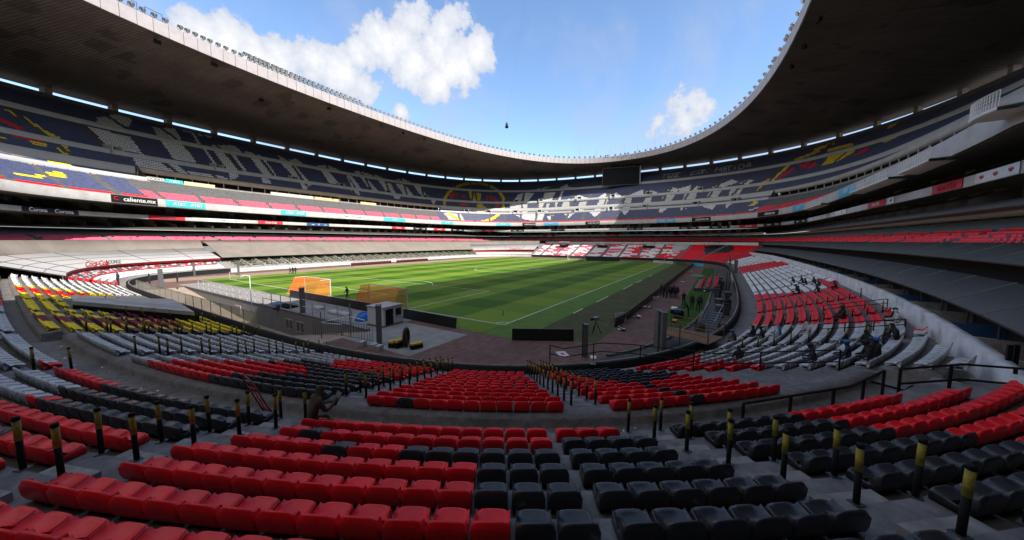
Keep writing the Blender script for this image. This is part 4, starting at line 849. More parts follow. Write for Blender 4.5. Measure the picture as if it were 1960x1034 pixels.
# ------------------------------------------------------------------ things on and round the pitch
def boxmesh(name, L, W, H, m, bevel=.02):
    bm = bmesh.new(); bmesh.ops.create_cube(bm, size=1); bmesh.ops.scale(bm, vec=(L, W, H), verts=bm.verts); bmesh.ops.translate(bm, vec=(0, 0, H/2), verts=bm.verts)
    if bevel: bmesh.ops.bevel(bm, geom=bm.edges, offset=bevel, segments=2, affect='EDGES')
    me = bpy.data.meshes.new(name); bm.to_mesh(me); bm.free()
    for q in (m if isinstance(m, list) else [m]): me.materials.append(q)
    return me
def goal(loc, rz, label, netm, wide=7.32, h=2.44, deep=2.6, group=None):
    g = empty('football_goal', loc, rz, label, 'goal', group)     # local: mouth along x, net towards +y
    for sx in (-1, 1):
        MB().tube([(sx*wide/2, 0, 0), (sx*wide/2, 0, h)], .06, 8).build('post', M_WHITE, g)
        MB().tube([(sx*wide/2, 0, .05), (sx*wide/2, deep, .05)], .04, 6).build('ground_bar', M_WHITE, g)
        MB().tube([(sx*wide/2, 0, h), (sx*wide/2, deep*.55, h)], .035, 6).build('top_stay', M_WHITE, g)
    MB().tube([(-wide/2-.06, 0, h), (wide/2+.06, 0, h)], .06, 8).build('crossbar', M_WHITE, g)
    MB().tube([(-wide/2, deep, .05), (wide/2, deep, .05)], .04, 6).build('rear_bar', M_WHITE, g)
    nx, pr = 14, [(0, h), (deep*.3, h-.04), (deep*.55, h-.02), (deep*.75, h*.6), (deep*.9, h*.28), (deep, .05)]
    V = []; 
    for i in range(nx+1):
        x = -wide/2+wide*i/nx; sag = .06*math.sin(i*1.7)
        V += [(x, y-(.12*math.sin(math.pi*i/nx)*(k == 3)), z-(.05*abs(math.sin(i*.9)) if k in (1, 2) else 0)) for k, (y, z) in enumerate(pr)]
    F = [(i*6+k, i*6+k+1, (i+1)*6+k+1, (i+1)*6+k) for i in range(nx) for k in range(5)]
    nm = MB().add(V, F)
    for e in (0, nx): nm.add([(V[e*6+k][0], V[e*6+k][1], V[e*6+k][2]) for k in range(6)]+[(V[e*6][0], 0, .05)], [(0, 1, 2, 3, 4, 5, 6)])
    nm.build('net', netm, g, smooth=True); return g
goal((-52.5, 0, .01), math.pi/2, 'near goal on the goal line with orange mesh net', M_NETO)
goal((-52.4, -16.4, .01), math.pi/2, 'portable goal with orange mesh net beside the penalty box corner', M_NETO, deep=2.2)
goal((52.5, 0, .01), -math.pi/2, 'far goal with thin white net in front of the red and white stand', M_NETW)
for sx in (-1, 1):
    for sy in (-1, 1):
        where = {(-1, -1): 'beside the black board and the clay track', (-1, 1): 'near the white lounge', (1, -1): 'by the far right corner of the pitch', (1, 1): 'by the far lounge corner of the pitch'}[(sx, sy)]
        f = empty('corner_flag', (sx*52.5, sy*34, .01), 0, 'yellow corner flag '+where, 'flag', 'corner flags')
        MB().tube([(0, 0, 0), (0, 0, 1.6)], .02, 6).build('pole', M_PWHITE, f)
        MB().add([(0, 0, 1.58), (-.06, .1, 1.4), (-.1, .16, 1.0), (-.03, .06, .85), (0, 0, 1.05), (.015, .01, 1.58), (-.04, .12, 1.4), (-.08, .17, 1.0), (-.01, .07, .85), (.015, .01, 1.05)], [(0, 1, 2, 3, 4), (9, 8, 7, 6, 5), (0, 5, 6, 1), (1, 6, 7, 2), (2, 7, 8, 3), (3, 8, 9, 4)]).build('flag_cloth', M_YEL, f)
def board(p0, p1, h, m, label, group=None, tilt=.12, name='perimeter_board'):
    p0, p1 = Vector((*p0[:2], .02)), Vector((*p1[:2], .02)); d = p1-p0; L = d.length; a = math.atan2(d.y, d.x)
    g = empty(name, p0, a, label, 'board', group)
    MB().add([(0, 0, 0), (L, 0, 0), (L, tilt, h), (0, tilt, h), (0, .07, 0), (L, .07, 0), (L, .07+tilt, h), (0, .07+tilt, h)], [(0, 1, 2, 3), (5, 4, 7, 6), (3, 2, 6, 7), (0, 4, 5, 1), (0, 3, 7, 4), (1, 5, 6, 2)]).build('panel', m, g)
    fr = MB()
    k = max(2, int(L/1.2))
    for i in range(k+1): x = .05+(L-.1)*i/k; fr.tube([(x, .08+tilt, h*.9), (x, .6, .03)], .02, 5)
    fr.build('brace', M_STEELD, g); return g
M_LED = mat('led_board', (.010, .011, .012), .35, .5, 9, 0, .5)
board(at(771, 609), at(872, 629.5), .95, M_LED, 'black advertising board behind the goal line by the paved apron')
board(at(980, 652), at(1098, 653.5), .95, M_LED, 'black advertising board standing alone on the clay track', tilt=.1)
for k in range(4):
    y0 = -21.5+k*5.6; board((-56.0, y0+5.5), (-56.0, y0), .95, M_LED, 'black advertising board behind the orange net goals', 'boards behind the near goals')
SB = [(-47.6, -43.3)]+[(-45.2+6.05*k, -43.55) for k in range(17)]
for k in range(len(SB)-1):
    board(SB[k], (SB[k+1][0]-.05, SB[k+1][1]), .92, M_LED, 'black advertising board lining the far side of the dark turf', 'boards along the dark turf', tilt=-.1)
board(at(1122, 499.5), at(1186, 500), .9, M_PANELN, 'dark advertising board in front of the far red and white stand')
board(at(1250, 503), at(1288, 505.5), .9, M_OFFW, 'pale advertising board at the far right corner of the pitch')
board(at(1293, 506), at(1312, 509), .95, M_LED, 'short black board at the far corner of the dark turf')
board(at(1324, 508.5), at(1346, 511), .9, M_CYAN, 'light blue advertising board at the far right corner')
lb_ = board(at(1181, 620), at(1199, 616.5), .95, mat('pale_screen', (.42, .42, .50), .5, .1, 2), 'pale blank panel leaning on the black boards beside the track', tilt=.25, name='leaning_panel')
# grey loudspeaker columns
M_COL = mat('column_grey', (.12, .128, .135), .5, .12, 4, 0, .4)
def column(px, py, n, h, label, gap=.55, z=0.0, grp='tall grey columns round the pitch'):
    p = at(px, py, z); g = empty('sound_column', p, YAW, label, 'column', grp)
    for i in range(n):
        x = (i-(n-1)/2)*gap*.75; y = -.12*(i % 2); b = MB(); b.box(-.16+x, .16+x, -.14-y, .14-y, .0, h); b.box(-.19+x, .19+x, -.17-y, .17-y, h, h+.05); b.box(-.12+x, -.07+x, -.16-y, -.14-y, .1, h-.1); b.build('cabinet', M_COL, g)
    MB().tube([(0, .2, 0), (0, .2, h+.1)], .05, 6).build('mast', M_STEELD, g); return g
column(728, 660, 2, 3.1, 'pair of tall dark grey columns beside the white booth'); column(1120, 683, 1, 2.3, 'single tall dark grey column on the clay track by the lone black board')
column(1262, 690, 3, 3.4, 'cluster of three tall grey columns at the track corner by the front wall'); column(581, 602, 2, 2.9, 'pair of dark grey columns behind the near goal')
column(1392, 556, 2, 3.0, 'pair of grey columns beside the red dugout seats'); column(1408, 527, 2, 3.6, 'pair of grey columns beyond the red dugout seats'); column(1397, 514, 1, 3.6, 'thin grey column at the far end of the side carpet')
column(372, 528, 1, 3.0, 'pale grey column in front of the near lounge'); column(310, 552, 2, 3.2, 'pair of pale grey columns beside the access ramp'); column(457, 527, 1, 3.2, 'pale grey column by the red end of the lounge')
# white cabin with door and window
p = at(738, 627); cb = empty('cabin', (-58.3, -23.9, .02), math.radians(4), 'small white cabin with dark doorway and window beside the paved apron', 'cabin')
MB().box(-1.2, 1.1, -1.1, 1.1, .1, 1.78).build('wall', M_WHITE, cb); MB().box(-1.28, 1.18, -1.18, 1.18, 1.78, 1.88).build('roof', M_OFFW, cb)
d = MB().box(-.95, -.05, -1.13, -1.1, .12, 1.6).build('door', M_BLACK, cb); MB().box(-.2, -.15, -1.16, -1.13, .9, 1.1).build('handle', M_STEEL, d)
w = MB().box(.25, .95, -1.13, -1.1, .85, 1.55).build('window', M_GLASS, cb); MB().box(.22, .98, -1.16, -1.1, .78, .85).build('sill', M_OFFW, w)
MB().box(-1.25, 1.15, -1.15, 1.15, 0, .1).build('base', M_STEELD, cb)
# blue tarpaulin heap
def heap(name, label, cat, loc, sx, sy, sz, m, seed, nu=22, nv=10):
    r = random.Random(seed); V = []; F = []
    ph = [r.uniform(0, 6.28) for _ in range(6)]
    for j in range(nv+1):
        t = j/nv
        for i in range(nu):
            a = 2*math.pi*i/nu; k = 1+.12*math.sin(3*a+ph[0])+.08*math.sin(7*a+ph[1]+t*3)
            rad = math.cos(t*math.pi/2)**.7*k; z = sz*math.sin(t*math.pi/2)*(1+.15*math.sin(4*a+ph[2]))+.05*math.sin(9*a+ph[3])*(1-t)
            V.append((sx*rad*math.cos(a), sy*rad*math.sin(a), max(0, z)))
    for j in range(nv):
        for i in range(nu): F.append((j*nu+i, j*nu+(i+1) % nu, (j+1)*nu+(i+1) % nu, (j+1)*nu+i))
    return tag(MB().add(V, F).build(name, m, loc=loc), label, cat)
heap('tarpaulin', 'crumpled bright blue tarpaulin heaped on the apron beside the white cabin', 'tarpaulin', (*at(696, 613)[:2], .02), .85, .6, .75, mat('blue_tarp', (.02, .16, .62), .35, .25, 6), 3)
heap('tarpaulin', 'dark folded tarpaulin lying on the apron behind the near goal', 'tarpaulin', (*at(548, 590)[:2], .02), 1.2, .8, .5, M_BLACK, 5)
heap('tarpaulin', 'grey and blue folded sheet on the apron beside the dark tarpaulin', 'tarpaulin', (*at(530, 585)[:2], .02), .9, .6, .4, mat('grey_blue_sheet', (.12, .2, .34), .5, .4, 3), 6)
for k, (px, py) in enumerate([(610, 592), (640, 600), (660, 604)]):
    o = link('flat_crate', boxmesh('flat_crate', 1.9, .8, .28, M_OFFW), None, (*at(px, py)[:2], .01), (0, 0, math.radians(84))); tag(o, 'low pale crate lying on the apron behind the boards', 'crate', 'pale crates on the apron')
# railings: posts plus rails, every railing one thing
def railing(name, label, pts, h, step, m, rails=(1.0, .55), r=.03, group=None, infill=None, cat='railing'):
    P = [Vector(map(float, p)) for p in pts]; g = empty(name, P[0], 0, label, cat, group); o = P[0]
    seglen = [(b_-a_).length for a_, b_ in zip(P[:-1], P[1:])]; T = sum(seglen); n = max(1, round(T/step)); Q_ = []
    for i in range(n+1):
        d = T*i/n; k = 0
        while k < len(seglen)-1 and d > seglen[k]+1e-6: d -= seglen[k]; k += 1
        Q_.append(P[k].lerp(P[k+1], min(1, d/seglen[k])))
    for q in Q_: MB().tube([q-o, q-o+Vector((0, 0, h))], r, 6).build('post', m, g)
    for f in rails: MB().tube([q-o+Vector((0, 0, h*f)) for q in P], r*.85, 6).build('rail', m, g)
    if infill:
        b = MB()
        for a_, b_ in zip(P[:-1], P[1:]): b.add([a_-o+Vector((0, 0, .06)), b_-o+Vector((0, 0, .06)), b_-o+Vector((0, 0, h*.97)), a_-o+Vector((0, 0, h*.97))], [(0, 1, 2, 3)])
        b.build('mesh_panel', infill, g)
    return g
railing('guard_rail', 'grey steel guard rail along the top of the retaining wall', [(PX1-.1, y, .2) for y in (20, 8, -4, -14, -22.4)], 1.55, 2.4, mat('pale_steel', (.42, .43, .44), .5, .1, 4), (1.0, .5), .05)
railing('fence', 'tall green meshed fence on the low wall beside the yellow seats', [Q(s, .18, 1.14) for s in np.arange(-62, -21.5, 2.5)], 1.25, 2.5, M_STEEL, (1.0, .05), .03, None, M_NETG, 'fence')
railing('fence', 'steel barred fence beside the ramp at the foot of the grey columns', [(-63.2, -20, -.6), (-63.0, -24, -.05), (-62.6, -28.0, 0)], 1.3, .32, M_STEELD, (1.0, .06), .018, None, None, 'fence')
gt_ = empty('gate_frame', at(616, 652, -.9), 0, 'white tubular gate frame with sloping roof rail beside the ramp', 'gate')
o = Vector(gt_.location)
for pxy, hh in (((616, 650), 2.6), ((655, 655), 1.6), ((672, 660), 3.6)):
    q = Vector(at(*pxy, -.9))-o; MB().tube([q, q+Vector((0, 0, hh))], .06, 6).build('post', M_STEEL, gt_)
q0, q1, q2 = [Vector(at(*v, -.9))-o for v in ((616, 650), (655, 655), (672, 660))]
MB().tube([q0+Vector((0, 0, 1.55)), q1+Vector((0, 0, 1.6))], .045, 6).build('rail', M_PWHITE, gt_); MB().tube([q0+Vector((0, 0, 1.6)), q2+Vector((0, 0, 2.5)), q2+Vector((.8, -.9, 2.1))], .045, 6).build('roof_rail', M_PWHITE, gt_)
# tall lamp-like white pole by the ramp
pl = empty('camera_pole', at(482, 592, 0), 0, 'tall white pole with a camera arm beside the retaining wall', 'pole'); MB().tube([(0, 0, -1.2), (0, 0, 4.0)], .045, 8).build('pole', M_PWHITE, pl); MB().tube([(0, 0, 3.9), (-.35, .2, 4.05), (-.6, .35, 4.0)], .03, 6).build('arm', M_PWHITE, pl); MB().box(-.8, -.5, .28, .45, 3.85, 4.0).build('camera_head', M_OFFW, pl)
# equipment on the apron
M_CASE = mat('case_yellow', (.55, .36, .02), .5, .15, 6)
def case_(px, py, label, mm=M_CASE, L=.7, W=.45, H=.5, lid=True, rz=0, z=0.0, group=None):
    g = empty('equipment_case', at(px, py, z), rz, label, 'case', group); link('body', boxmesh('body', L, W, H*.7, M_BLACK), g); link('lid', boxmesh('lid', L*1.02, W*1.02, H*.3, mm), g, (0, 0, H*.7)); return g
case_(753, 664, 'yellow lidded black case standing first beside the dark columns', rz=.3); case_(763, 665, 'yellow lidded black case standing second beside the dark columns', rz=.1, H=.62); case_(797, 667, 'low black case with yellow lid beside the coiled hose', rz=-.3, L=.9, H=.45)
rl = empty('hose_reel', at(778, 664, .0), .4, 'upright dark coiled hose reel standing on the paved apron', 'reel')
MB().tube([(.0+.32*math.cos(t), 0, .78+.62*math.sin(t)) for t in np.linspace(0, 2*math.pi, 19)], .15, 8, cap=False).build('hose_coil', mat('rubber_brown', (.045, .018, .015), .6, .3, 6), rl, smooth=True)
for x in (-.2, .2): MB().tube([(x, .22, 0), (x*.6, 0, .8), (x, -.22, 0)], .03, 6).build('stand', M_STEELD, rl)
for k, (px, py) in enumerate([(694, 663), (716, 668), (726, 671)]):
    o = link('junction_box', boxmesh('junction_box', .55, .4, .4, M_OFFW), None, at(px, py, 0), (0, 0, .4)); tag(o, 'small grey junction box at the foot of the barred fence', 'box', 'grey boxes by the barred fence')
o = link('cable_box', boxmesh('cable_box', .9, .6, .7, M_WHITE), None, (*Q(4.4, .25, 1.15),), (0, 0, .3)); o.scale = (.55, .55, .55); tag(o, 'small white box standing on the front wall coping by the black seats', 'box')
mon = empty('floor_sign', at(1077, 679), YAW+.2, 'small flat sign with a pink emblem lying on the clay track', 'sign'); link('sheet', boxmesh('sheet', 1.15, .7, .05, M_WHITE, 0), mon); MB().box(-.42, .42, -.24, .24, .052, .056).build('emblem_field', mat('sign_pale', (.55, .5, .52), .5), mon); MB().ball((0, 0, .057), .2, 0, 12, 4, (1.2, .7, .02)).build('emblem', M_PRED, mon)
for k, (px, py, sc_) in enumerate([(1200, 632, 1), (1228, 608, 1), (1249, 590, 1), (1264, 572, 1), (1318, 541, 1.2), (1330, 520, 1.4)]):
    g = empty('cable_pile', at(px-10, py), k, 'tangle of white and black cables on the clay track beside the boards', 'cables', 'cable piles on the track'); rr = random.Random(k)
    for mm, nm in ((M_PWHITE, 'white_cable'), (M_BLACK, 'black_cable')):
        pts = [(sc_*.55*math.cos(t*1.9+k)*(.5+.5*rr.random()), sc_*.4*math.sin(t*2.3)*(.5+.5*rr.random()), .06+.18*rr.random()) for t in np.linspace(0, 9, 24)]; MB().tube(pts, .045, 5).build(nm, mm, g)
# tv camera on tripod
tv = empty('tv_camera', at(1140, 637), YAW+2.2, 'television camera on a black tripod at the end of the black boards', 'camera')
for a in (0, 2.09, 4.19): MB().tube([(0, 0, 1.05), (.48*math.cos(a), .48*math.sin(a), 0)], .03, 6).build('tripod_leg', M_BLACK, tv)
link('camera_body', boxmesh('camera_body', .6, .26, .3, M_STEEL), tv, (0, 0, 1.12)); MB().tube([(.3, 0, 1.27), (.62, 0, 1.27)], [.09, .12], 10).build('lens', M_BLACK, tv); MB().tube([(-.3, .1, 1.2), (-.65, .25, 1.0)], .018, 5).build('pan_bar', M_BLACK, tv)
# dugouts: curved clear shelters on the left, red seats on the right
def dugout(loc, rz, n, label, w=.62, shell=True):
    g = empty('dugout', loc, rz, label, 'dugout')
    MB().box(-n*w/2, n*w/2, 0, 1.3, 0, .12).build('floor', M_CONC, g)
    for i in range(n):
        x = (i-(n-1)/2)*w; s = MB(); s.box(x-.24, x+.24, .45, .95, .3, .42); s.box(x-.24, x+.24, .92, 1.06, .42, 1.05); s.box(x-.05, x+.05, .6, .8, .12, .3); s.build('seat', SEATM[KI[R_]], g)
    if shell:
        pr = [(1.35, .1), (1.4, 1.0), (1.2, 1.7), (.7, 2.05), (.1, 2.1)]; k = max(2, n//2)
        for j in range(k):
            x0, x1 = -n*w/2+n*w*j/k+.03, -n*w/2+n*w*(j+1)/k-.03
            MB().add([(x, y, z) for x in (x0, x1) for y, z in pr], [(i, i+1, 6+i, 5+i) for i in range(4)]).build('shelter_pane', M_CLEAR, g)
            MB().tube([(x1+.03, y, z) for y, z in pr], .03, 5).build('rib', M_STEEL, g)
    return g
dugout((-11.5, 44.5, .01), 0, 24, 'clear domed dugout with red seats nearest the red lounge end'); dugout((5.5, 44.5, .01), 0, 24, 'clear domed dugout with red seats nearer the far lounge')
for k, (y0, x0) in enumerate([(-48.2, -17), (-50.0, -17), (-48.2, -9.5), (-50.0, -9.5)]):
    pass
dr = empty('bench_platform', (-9, -49.6, .01), 0, 'block of dark red bench seats on the green carpet beside the right wall', 'bench')
MB().box(-8.5, 8.5, -1.9, 1.7, 0, .25).build('platform', M_CONCD, dr); MB().box(-8.56, -8.5, -1.9, 1.7, .02, .5).build('side_wall', M_STEELD, dr)
for r_ in range(3):
    for i in range(22): x = -8+i*.76; s = MB(); s.box(x-.27, x+.27, 1.1-r_*1.1-.45, 1.1-r_*1.1, .45+.25*r_, .57+.25*r_); s.box(x-.27, x+.27, 1.1-r_*1.1-.55, 1.1-r_*1.1-.42, .57+.25*r_, 1.15+.25*r_); s.build('seat', M_RED, dr)
for r_ in range(1, 3): MB().box(-8.5, 8.5, -1.9, 1.25-r_*1.1, .25, .25+.25*r_).build('step', M_CONCD, dr)
link_ = tag(link('green_mat', boxmesh('green_mat', 5.5, 2.4, .12, mat('mat_green', (.10, .2, .09), .8, .1, 2)), None, (9, -47.0, .006)), 'flat pale green mat lying across the clay track edge', 'mat')
# ------------------------------------------------------------------ the right-hand service trench: stairs, gangway, coping
st = empty('steel_stairs', Q(24.5, -2.2, 0), 0, 'dark steel stairs beside the wall on the right of the track', 'stairs')
a, b = Vector(Q(21, -1.5, .0)), Vector(Q(24.2, -1.3, 1.3)); o = Vector(st.location); dd = (b-a)
for k in range(9):
    q = a.lerp(b, k/8)-o; t = dd.normalized(); n = Vector((-t.y, t.x, 0)); MB().add([q-n*.6, q+n*.6, q+n*.6+t*.3, q-n*.6+t*.3, q-n*.6-Vector((0, 0, .05)), q+n*.6-Vector((0, 0, .05)), q+n*.6+t*.3-Vector((0, 0, .05)), q-n*.6+t*.3-Vector((0, 0, .05))], [(0, 3, 2, 1), (4, 5, 6, 7), (0, 1, 5, 4), (2, 3, 7, 6), (1, 2, 6, 5), (3, 0, 4, 7)]).build('tread', M_STEELD, st)
for sgn in (-1, 1):
    n = Vector((-dd.y, dd.x, 0)).normalized()*.6*sgn; MB().tube([a-o+n, b-o+n], .06, 6).build('stringer', M_STEELD, st); MB().tube([a-o+n+Vector((0, 0, 1)), b-o+n+Vector((0, 0, 1))], .03, 6).build('handrail', M_STEEL, st)
    for f in (0, .5, 1): q = a.lerp(b, f)-o+n; MB().tube([q, q+Vector((0, 0, 1))], .03, 6).build('baluster', M_STEEL, st)
tag(ring_obj('trackside_kerb', [Q(seg(8, 100, 1.5), o_, z_) for o_, z_ in ((-3.3, 0), (-3.3, .16), (-3.1, .16), (-3.1, 0))], M_CONCD), 'low concrete kerb between the clay track and the trench', 'kerb')
rp = tag(ring_obj('ad_hoarding', [Q(seg(17.5, 46, .8), o_, z_) for o_, z_ in ((-.10, .0), (-.10, 1.02), (-.05, 1.02))], mat('dark_red_hoarding', (.16, .02, .022), .55, .15, .7)), 'dark red hoarding fixed to the inner face of the right front wall', 'hoarding')
ad2 = tag(ring_obj('ad_hoarding', [Q(seg(60, 78, .8), o_, z_) for o_, z_ in ((-.10, .1), (-.10, 1.02), (-.05, 1.02))], mat('pale_hoarding', (.35, .30, .31), .55, .3, .7)), 'pale printed hoarding on the right front wall beyond the red dugout seats', 'hoarding')
railing('guard_rail', 'bent black guard rail round the end of the block of red seats', [Q(1.8, .6, 1.5), Q(2.6, .5, 1.25), Q(4.6, .8, 1.55), Q(5.6, 2.0, 1.75), Q(7.0, 5.4, 2.2), Q(9.0, 8.6, 3.0)], .95, 2.6, M_BLACK, (1.0, .5))
railing('guard_rail', 'black guard rail in front of the right-hand red rows above the aisle', [Q(3.6, 10.75, WALK), Q(6.0, 10.7, WALK), Q(7.6, 10.4, WALK)], 1.0, 1.6, M_BLACK, (1.0,), .04)
railing('guard_rail', 'long black guard rail with yellow sleeves behind the last right-hand red seats', [Q(7.9, 10.6, WALK), Q(8.7, 11.5, 3.4), Q(9.3, 12.8, 3.5), Q(9.9, 14.5, 3.6)], 1.05, 1.4, M_BLACK, (1.0, .55), .04)
for k, s in enumerate((15.6, 22.8)):
    railing('guard_rail', 'black double rail crossing the upper right rows '+('above the white seats' if k == 0 else 'above the red seats'), [Q(s, 6.0, lb(7)[1]), Q(s+.4, 9.3, lb(11)[1])], .75, 1.2, M_BLACK, (1.0, .6), .03)
for px_ in (1923, 1936):
    c = empty('dark_post', at(px_, 738, 3.5), 0, 'slim dark post standing at the end of the white wall', 'post', 'slim posts by the white wall'); MB().box(-.05, .05, -.05, .05, 0, 1.35).build('shaft', M_BLACK, c); MB().box(-.1, .1, -.1, .1, 0, .03).build('foot', M_STEELD, c)
# sun-bleached slab over the tunnel mouth among the yellow seats
tn = empty('tunnel_mouth', Q(-27.5, 4, 1), 0, 'concrete slab over the dark mouth of the players tunnel among yellow seats', 'tunnel')
T4 = [Vector(at(*v)) for v in ((138, 576, 3.55), (372, 597, 2.35), (330, 572, 2.35), (150, 570, 3.55))]
for v in range(4): pass
to = Vector(tn.location)
up4 = [q-to for q in T4]; dn4 = [q-Vector((0, 0, .3)) for q in up4]
MB().add(up4+dn4, [(0, 1, 2, 3), (7, 6, 5, 4), (0, 4, 5, 1), (1, 5, 6, 2), (2, 6, 7, 3), (3, 7, 4, 0)]).build('roof_slab', M_CONCL, tn)
MB().add([up4[0]-Vector((0, 0, .3)), up4[1]-Vector((0, 0, .3)), up4[1]-Vector((0, 0, 1.3)), up4[0]-Vector((0, 0, 1.5)), up4[0]-Vector((-.3, -.05, .3)), up4[1]-Vector((-.3, -.05, .3)), up4[1]-Vector((-.3, -.05, 1.3)), up4[0]-Vector((-.3, -.05, 1.5))], [(0, 1, 2, 3), (7, 6, 5, 4), (0, 4, 5, 1), (2, 6, 7, 3), (1, 5, 6, 2), (0, 3, 7, 4)]).build('opening', M_BLACK, tn)
# white tubular barrier in front of the near lounge
railing('pipe_barrier', 'white tubular barrier standing at the end of the near lounge roof', [at(-20, 523, 3.5), at(60, 527, 3.0), at(128, 531, 2.3)], 1.0, 4.0, M_PWHITE, (1.0, .78), .06, None, None, 'barrier')
# ------------------------------------------------------------------ aisle posts: black tube with a yellow sleeve
def make_post():
    g = empty('aisle_post'); MB().tube([(0, 0, 0), (0, 0, .44)], .036, 10).build('shaft', M_BLACK, g, True); MB().tube([(0, 0, .44), (0, 0, .74)], .039, 10).build('sleeve', M_YEL, g, True); MB().tube([(0, 0, .74), (0, 0, .79), (0, 0, .80)], [.041, .041, .025], 10).build('cap', M_BLACK, g, True); MB().box(-.065, .065, -.065, .065, 0, .012).build('foot_plate', M_STEELD, g); return g
POST = None; nposts = 0
def post_at(s, off, z, label, group):
    global POST, nposts
    p = Q(s, off, z); x, y, zz = proj(p[None]+np.array([0, 0, .5]))
    if zz[0] < .5 or not (-30 < x[0] < 1990 and y[0] < 1080): return
    if POST is None: POST = make_post(); g = POST
    else: g = copy_tree(POST)
    g.location = p; g.rotation_euler = (random.uniform(-.02, .02), random.uniform(-.02, .02), random.uniform(0, 3)); tag(g, label, 'post', group); nposts += 1
names = {0: ('beside the aisle left of the central red block', 'posts on the first lower aisle'), 1: ('beside the aisle right of the central red block', 'posts on the second lower aisle'), 3: ('between the black rows and the grey rows', 'posts between black and grey rows'), 4: ('between the grey rows and the yellow rows', 'posts between grey and yellow rows'), 5: ('among the yellow rows', 'posts among the yellow rows'), 6: ('beyond the tunnel among the lit rows', 'posts among the sunlit rows')}
for k in (0, 1, 3, 4, 5, 6):
    for i in range(12 if k < 5 else 8):
        off, z = lb(i); a = ais(off, [NEAR_A[k]])[0]; cv = 1+off/24 if abs(a) < 9 else 1
        for sg in (-1, 1):
            if k >= 3 and sg == 1 and i % 2: continue
            post_at(a+sg*.34/cv, off-.05, z if sg < 0 else z, 'black post with yellow sleeve '+names[k][0], names[k][1])
for i in range(0, 7):
    off, z = ub(i); fr = (off-10.85)/3.6
    for sg in (-1, 1):
        post_at(-3.72-.35*fr+sg*.25, off-.02, z, 'black post with yellow sleeve on the upper aisle left of the red rows', 'posts on the left upper aisle')
        post_at(1.93+.75*fr+sg*.25, off-.02, z, 'black post with yellow sleeve on the upper aisle through the black rows', 'posts on the right upper aisle')
for i in (0, 1, 2): post_at(-11.6+.2, *ub(i), 'black post with yellow sleeve beside the grey seats above the cross aisle', 'posts beside the upper grey seats')
for k in range(3):
    for i in range(3, 12, 1):
        off, z = lb(i); post_at(R_A[k]+.25*off, off-.02, z, 'short black post with yellow sleeve between the right-hand rows', 'posts between the right-hand rows')
print('posts', nposts)
# aisle steps: half-height concrete steps, each its own piece
for k in (0, 1):
    for i in range(11):
        off, z = lb(i); a = ais(off, [NEAR_A[k]])[0]; c = 1+off/24
        p = [Q(a+e*.33/c, o_, z_) for e in (-1, 1) for o_, z_ in ((off+.42, z+.003), (off+LB_T+.01, z+.003), (off+LB_T+.01, z+.105), (off+.42, z+.105))]
        MB().add(p, [(0, 1, 2, 3), (7, 6, 5, 4), (3, 2, 6, 7), (0, 3, 7, 4), (1, 5, 6, 2)]).build('aisle_step', M_CONC, lowst)
for i in range(0, 9):
    off, z = ub(i); fr = (off-10.85)/3.6
    for a in (-3.72-.35*fr, 1.93+.75*fr):
        p = [Q(a+e*.27, o_, z_) for e in (-1, 1) for o_, z_ in ((off+.40, z+.003), (off+UB_T+.01, z+.003), (off+UB_T+.01, z+.115), (off+.40, z+.115))]
        MB().add(p, [(0, 1, 2, 3), (7, 6, 5, 4), (3, 2, 6, 7), (0, 3, 7, 4), (1, 5, 6, 2)]).build('aisle_step', M_CONC, lowst)

# expansion joints across the aisle floor and scraps of litter on the concrete
for k, q in enumerate(np.arange(-46, 8, 2.9)):
    p = [Q(q+e*.012, o_, WALK+.004) for e in (-1, 1) for o_ in (9.66, 10.82)]; MB().add(p, [(0, 1, 3, 2)]).build('floor_joint', M_BLACK, lowst)
lt = MB(); rr = random.Random(12)
for k in range(150):
    if rr.random() < .5: q, o_, z_ = rr.uniform(-20, 7), rr.uniform(9.75, 10.7), WALK
    else: i = rr.randrange(0, 7); q, o_, z_ = rr.uniform(-9, 8), ub(i)[0]+.5+rr.uniform(0, .18), ub(i)[1]
    c = Vector(Q(q, o_, z_+.006)); a = rr.uniform(0, 6.28); l, w = rr.uniform(.015, .05), rr.uniform(.01, .03); d1, d2 = Vector((math.cos(a), math.sin(a), rr.uniform(0, .3)))*l, Vector((-math.sin(a), math.cos(a), 0))*w
    lt.add([c-d1-d2, c+d1-d2, c+d1+d2+Vector((0, 0, .01)), c-d1+d2], [(0, 1, 2, 3)], rr.choice([0, 0, 1]))
tag(lt.build('litter', [M_PWHITE, M_CONC]), 'scraps of paper and dust lying on the aisle floor and steps', 'litter', kind='stuff')

# gangway over the trench and equipment left along it
gw = empty('gangway', Q(14.8, -1, 1.1), 0, 'timber railed gangway crossing the trench at the front of the right rows', 'gangway'); go = Vector(gw.location); M_TIM = mat('timber', (.20, .11, .06), .8, .25, 5)
for k in range(9):
    p = [Vector(Q(13.6+.3*k+e, o_, 1.16)) for e in (0, .27) for o_ in (-2.9, .9)]; p += [v-Vector((0, 0, .06)) for v in p]; MB().add([v-go for v in p], [(0, 2, 3, 1), (4, 5, 7, 6), (0, 1, 5, 4), (2, 6, 7, 3), (0, 4, 6, 2), (1, 3, 7, 5)]).build('plank', M_TIM, gw)
for q in (13.5, 16.4):
    for o_ in (-2.9, -1, .9): MB().tube([Vector(Q(q, o_, .05 if o_ < 0 else 1.0))-go, Vector(Q(q, o_, 2.15))-go], .04, 6).build('post', M_STEELD, gw)
    for z_ in (1.65, 2.1): MB().tube([Vector(Q(q, o_, z_))-go for o_ in (-2.9, .9)], .035, 6).build('rail', M_TIM, gw)
rr = random.Random(31)
